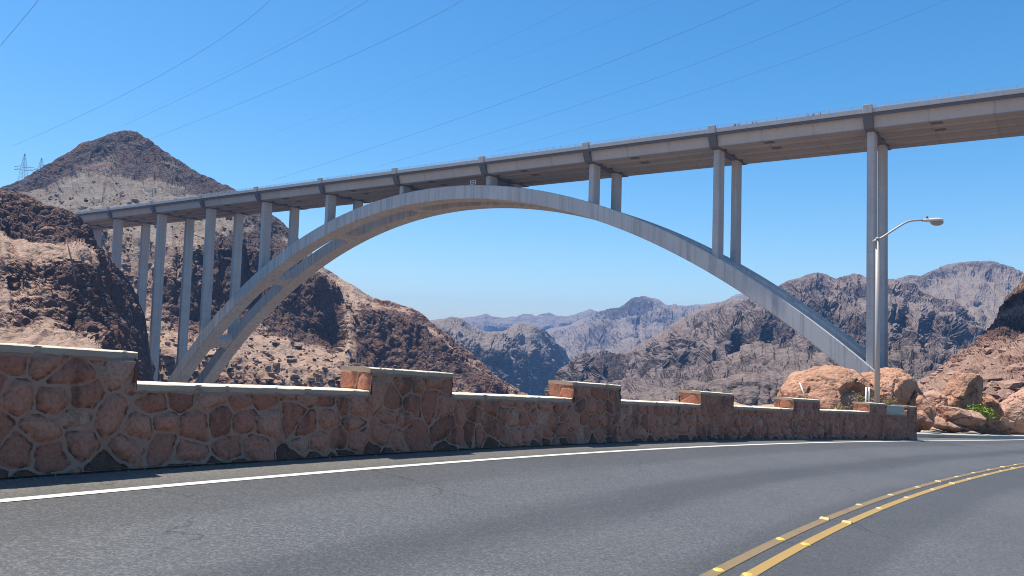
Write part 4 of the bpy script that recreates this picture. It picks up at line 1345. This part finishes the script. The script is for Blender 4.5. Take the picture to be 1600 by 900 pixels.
def shrub(px, py, d, w, h, seed, label, mat, nst=26, leaf=0.05, per=26, group=None):
    c = at(px, py, d); r = np.random.default_rng(seed)
    root = empty('shrub', tuple(float(v) for v in c))
    tag(root, label, 'shrub', group)
    bs, bl = MB(), MB()
    for i in range(nst):
        a = r.uniform(0, 2 * math.pi); lean = r.uniform(.05, 1.0) ** .7; hh = h * r.uniform(.55, 1.0) * (1 - .35 * lean)
        tip = np.array([math.cos(a) * w * lean, math.sin(a) * w * .8 * lean, hh])
        mid = tip * np.array([.45, .45, .6])
        bs.tube([(0, 0, -0.15), mid, tip], [.012, .008, .004], 5, False)
        for k in range(per):
            t = r.uniform(.3, 1.05)
            q = (2 * t * (1 - t) * mid + t * t * tip) + r.normal(size=3) * np.array([.09, .09, .07]) * (w + h)
            if q[2] < 0: q[2] = abs(q[2]) * .4
            u = r.normal(size=3); u /= np.linalg.norm(u); v = np.cross(u, r.normal(size=3)); v /= np.linalg.norm(v)
            s1 = leaf * r.uniform(.6, 1.4); s2 = s1 * .42
            bl.add([q - u * s1, q + v * s2, q + u * s1, q - v * s2], [[0, 1, 2, 3]])
    bs.build('stems', M_stem, root); bl.build('foliage', mat, root)


shrub(1530, 657, 41.6, 0.85, 0.8, 1, 'bright green bushy shrub on the ledge by the tall boulder', M_leaf, 44, .07, 40)
shrub(1344, 634, 32.6, 0.42, 0.62, 2, 'dry olive shrub against the boulder, left of the white pipes', M_dry, 18, .04, 16)
shrub(1365, 634, 32.2, 0.35, 0.5, 3, 'yellow green shrub at the foot of the lamp pole', M_dry, 16, .04, 16)
shrub(1388, 634, 32.8, 0.42, 0.42, 4, 'low olive shrub just right of the lamp pole', M_dry, 14, .04, 14)
shrub(1312, 645, 31.0, 0.55, 0.45, 5, 'sparse dry shrub showing above the low wall, left of the other dry shrubs', M_dry, 16, .04, 13)

# ---------------------------------------------------------------- pylons and power lines
M_pyl = plain('grey_pylon_steel', (0.22, 0.23, 0.25), 0.6, 0.1, 0.2, metal=0.3)
M_wire = plain('dark_cable', (0.06, 0.065, 0.075), 0.6, 0.1, 0.2)


def pylon(px, ytop, ybase, d, label, arm_y, aw):
    base = at(px - 1, ybase, d); H = at(px, ytop, d)[2] - base[2]
    root = empty('pylon', tuple(float(v) for v in base))
    tag(root, label, 'pylon', 'pylons on the left ridge')
    b = MB(); r = .085
    w = lambda z: 2.6 * (1 - z / H) ** .8 + .12
    lv = [H * k / 9 for k in range(10)]
    for sx in (-1, 1):
        for sy in (-1, 1):
            b.tube([(sx * w(z), sy * w(z), z) for z in lv], r, 5)
    for z0, z1 in zip(lv[:-1], lv[1:]):
        for sx, sy, tx, ty in ((-1, -1, 1, -1), (1, -1, 1, 1), (1, 1, -1, 1), (-1, 1, -1, -1)):
            b.tube([(sx * w(z0), sy * w(z0), z0), (tx * w(z1), ty * w(z1), z1)], .045, 4)
            b.tube([(tx * w(z0), ty * w(z0), z0), (sx * w(z1), sy * w(z1), z1)], .045, 4)
    b.build('lattice', M_pyl, root)
    for q in (arm_y, arm_y - 2.2):
        b = MB()
        b.tube([(-aw, 0, q), (aw, 1.5, q - .3)], .17, 5)
        b.tube([(-aw, 0, q), (0, 0, q + 1.6), (aw, 1.5, q - .3)], .09, 4)
        b.build('crossarm', M_pyl, root)
    return root


pylon(36, 240, 293, 570, 'tall lattice pylon on the far left ridge against the sky', 15.5, 7.0)
pylon(63.5, 247, 286, 590, 'second lattice pylon, half hidden in front of the peak slope', 10.5, 5.5)


def cable(pts, r, label):
    """pts: photo pixel and distance; a parabola through three of them"""
    P = [at(*p) for p in pts]
    ts = np.array([0, 0.5, 1.0])
    T = np.linspace(0, 1, 40)
    Q = np.stack([np.polyval(np.polyfit(ts, [p[k] for p in P], 2), T) for k in range(3)], 1)
    b = MB(); b.tube(Q, r, 5)
    o = b.build('power_cable', M_wire)
    tag(o, label, 'cable', 'power cables across the sky')


cable([(-60, 140, 260), (0, 72, 230), (75, -18, 200)], .05, 'short dark cable crossing the top left corner')
cable([(20, 228, 560), (250, 118, 400), (440, -18, 300)], .055, 'leftmost long cable falling towards the pylons')
cable([(190, 197, 640), (400, 97, 430), (600, -16, 320)], .055, 'cable that drops behind the tip of the peak')
cable([(180, 196, 660), (400, 89, 450), (580, -16, 340)], .026, 'faint cable running close above the one at the peak tip')
cable([(235, 217, 640), (500, 109, 440), (750, -16, 320)], .055, 'cable meeting the right shoulder of the peak')
cable([(395, 219, 640), (660, 118, 480), (940, -16, 380)], .026, 'very faint cable left of the three over the bridge crown')
cable([(400, 240, 640), (720, 122, 480), (1075, -16, 380)], .022, 'barely visible cable just above the three over the bridge crown')
cable([(425, 282, 560), (800, 155, 430), (1220, -16, 320)], .05, 'upper of three cables descending to the left part of the deck')
cable([(590, 260, 560), (960, 145, 430), (1370, -18, 320)], .045, 'middle of three cables descending to the deck above the arch')
cable([(770, 238, 560), (1120, 134, 430), (1510, -14, 320)], .04, 'lowest of three cables descending to the deck, farthest right')

# ---------------------------------------------------------------- loose rocks on the slopes
M_rub = rock_mat('loose_rock', (0.05, 0.035, 0.03), (0.16, 0.10, 0.075), (0.36, 0.25, 0.18), 2.0, 0.6, 0.0, 0.4)


def rubble(P, R, n, lo, hi, seed, mat, rows, label='loose rocks scattered over the hill slopes behind the bridge'):
    r = np.random.default_rng(seed)
    nr, nc = R.shape
    bm = bmesh.new(); bmesh.ops.create_icosphere(bm, subdivisions=1, radius=1.0)
    V0 = np.array([v.co for v in bm.verts]); F0 = np.array([[v.index for v in f.verts] for f in bm.faces]); bm.free()
    Vs, Fs, k = [], [], 0
    tries = 0
    while k < n and tries < n * 8:
        tries += 1
        i = r.integers(int(nr * rows[0]), int(nr * rows[1])); j = r.integers(2, nc - 2)
        if R[i, j] > r.uniform(.1, .8): continue
        s = lo * (hi / lo) ** (r.random() ** 2.2)
        q = V0 * (1 + .28 * r.normal(size=(len(V0), 1))) * np.array([1, r.uniform(.7, 1.2), r.uniform(.5, .95)]) * s
        a = r.uniform(0, 6.28); q = q @ np.array([[math.cos(a), -math.sin(a), 0], [math.sin(a), math.cos(a), 0], [0, 0, 1]])
        Vs.append(q + P[i, j] + np.array([0, 0, s * .25])); Fs.append(F0 + k * len(V0)); k += 1
    me = mesh_np('rubble', np.concatenate(Vs), np.concatenate(Fs))
    fattr(me, 'rock', np.repeat(r.random(k) * 0.6, len(V0)))
    tag(link('rubble', me, mat), label, 'rubble', None, 'stuff')


rubble(PA, RA, 3000, 0.5, 2.4, 3, M_rub, (0.1, 0.95))
M_rub2 = rock_mat('loose_red_rock', (0.10, 0.06, 0.052), (0.24, 0.13, 0.10), (0.42, 0.27, 0.20), 0.8, 0.6, 0.0, 0.4)
rubble(PG, RG, 1500, 0.12, 1.1, 5, M_rub2, (0.15, 0.97), 'loose reddish rocks strewn over the far right slope')
# grit washed up along the foot of the wall
rg = np.random.default_rng(9)
bm = bmesh.new(); bmesh.ops.create_icosphere(bm, subdivisions=1, radius=1.0)
V0 = np.array([v.co for v in bm.verts]); F0 = np.array([[v.index for v in f.verts] for f in bm.faces]); bm.free()
Vs, Fs = [], []
for k in range(1500):
    s_ = rg.uniform(S0 + 3, SE - 0.3); d_ = -abs(rg.normal()) * 0.13 - 0.02
    z_ = 0.003 + 0.012 * rg.random() ** 3
    P_ = wall_pt(np.array([s_]), np.array([d_]), np.array([0.0]))[0] + WR
    P_[2] = gz(P_[0], P_[1]) + z_ * 0.4
    Vs.append(V0 * (1 + .25 * rg.normal(size=(len(V0), 1))) * z_ + P_); Fs.append(F0 + k * len(V0))
me = mesh_np('gravel', np.concatenate(Vs), np.concatenate(Fs))
tag(link('gravel', me, plain('grit', (0.26, 0.19, 0.14), 0.95, 0.4, 30)), 'fine reddish grit lying along the foot of the wall', 'gravel', None, 'stuff')

# ---------------------------------------------------------------- air
mh = bpy.data.materials.new('hazy_air'); mh.use_nodes = True
for nd in list(mh.node_tree.nodes):
    if nd.type != 'OUTPUT_MATERIAL': mh.node_tree.nodes.remove(nd)
vol = mh.node_tree.nodes.new('ShaderNodeVolumePrincipled')
vol.inputs['Color'].default_value = (0.24, 0.50, 1.0, 1)
vol.inputs['Density'].default_value = 0.000145
vol.inputs['Anisotropy'].default_value = 0.0
mh.node_tree.links.new(vol.outputs[0], [n for n in mh.node_tree.nodes if n.type == 'OUTPUT_MATERIAL'][0].inputs['Volume'])
b = MB(); b.box(-4900, 4900, -4900, 4900, -179, 235)
tag(b.build('haze', mh), 'thin blue desert haze over the canyon', 'haze', None, 'stuff')
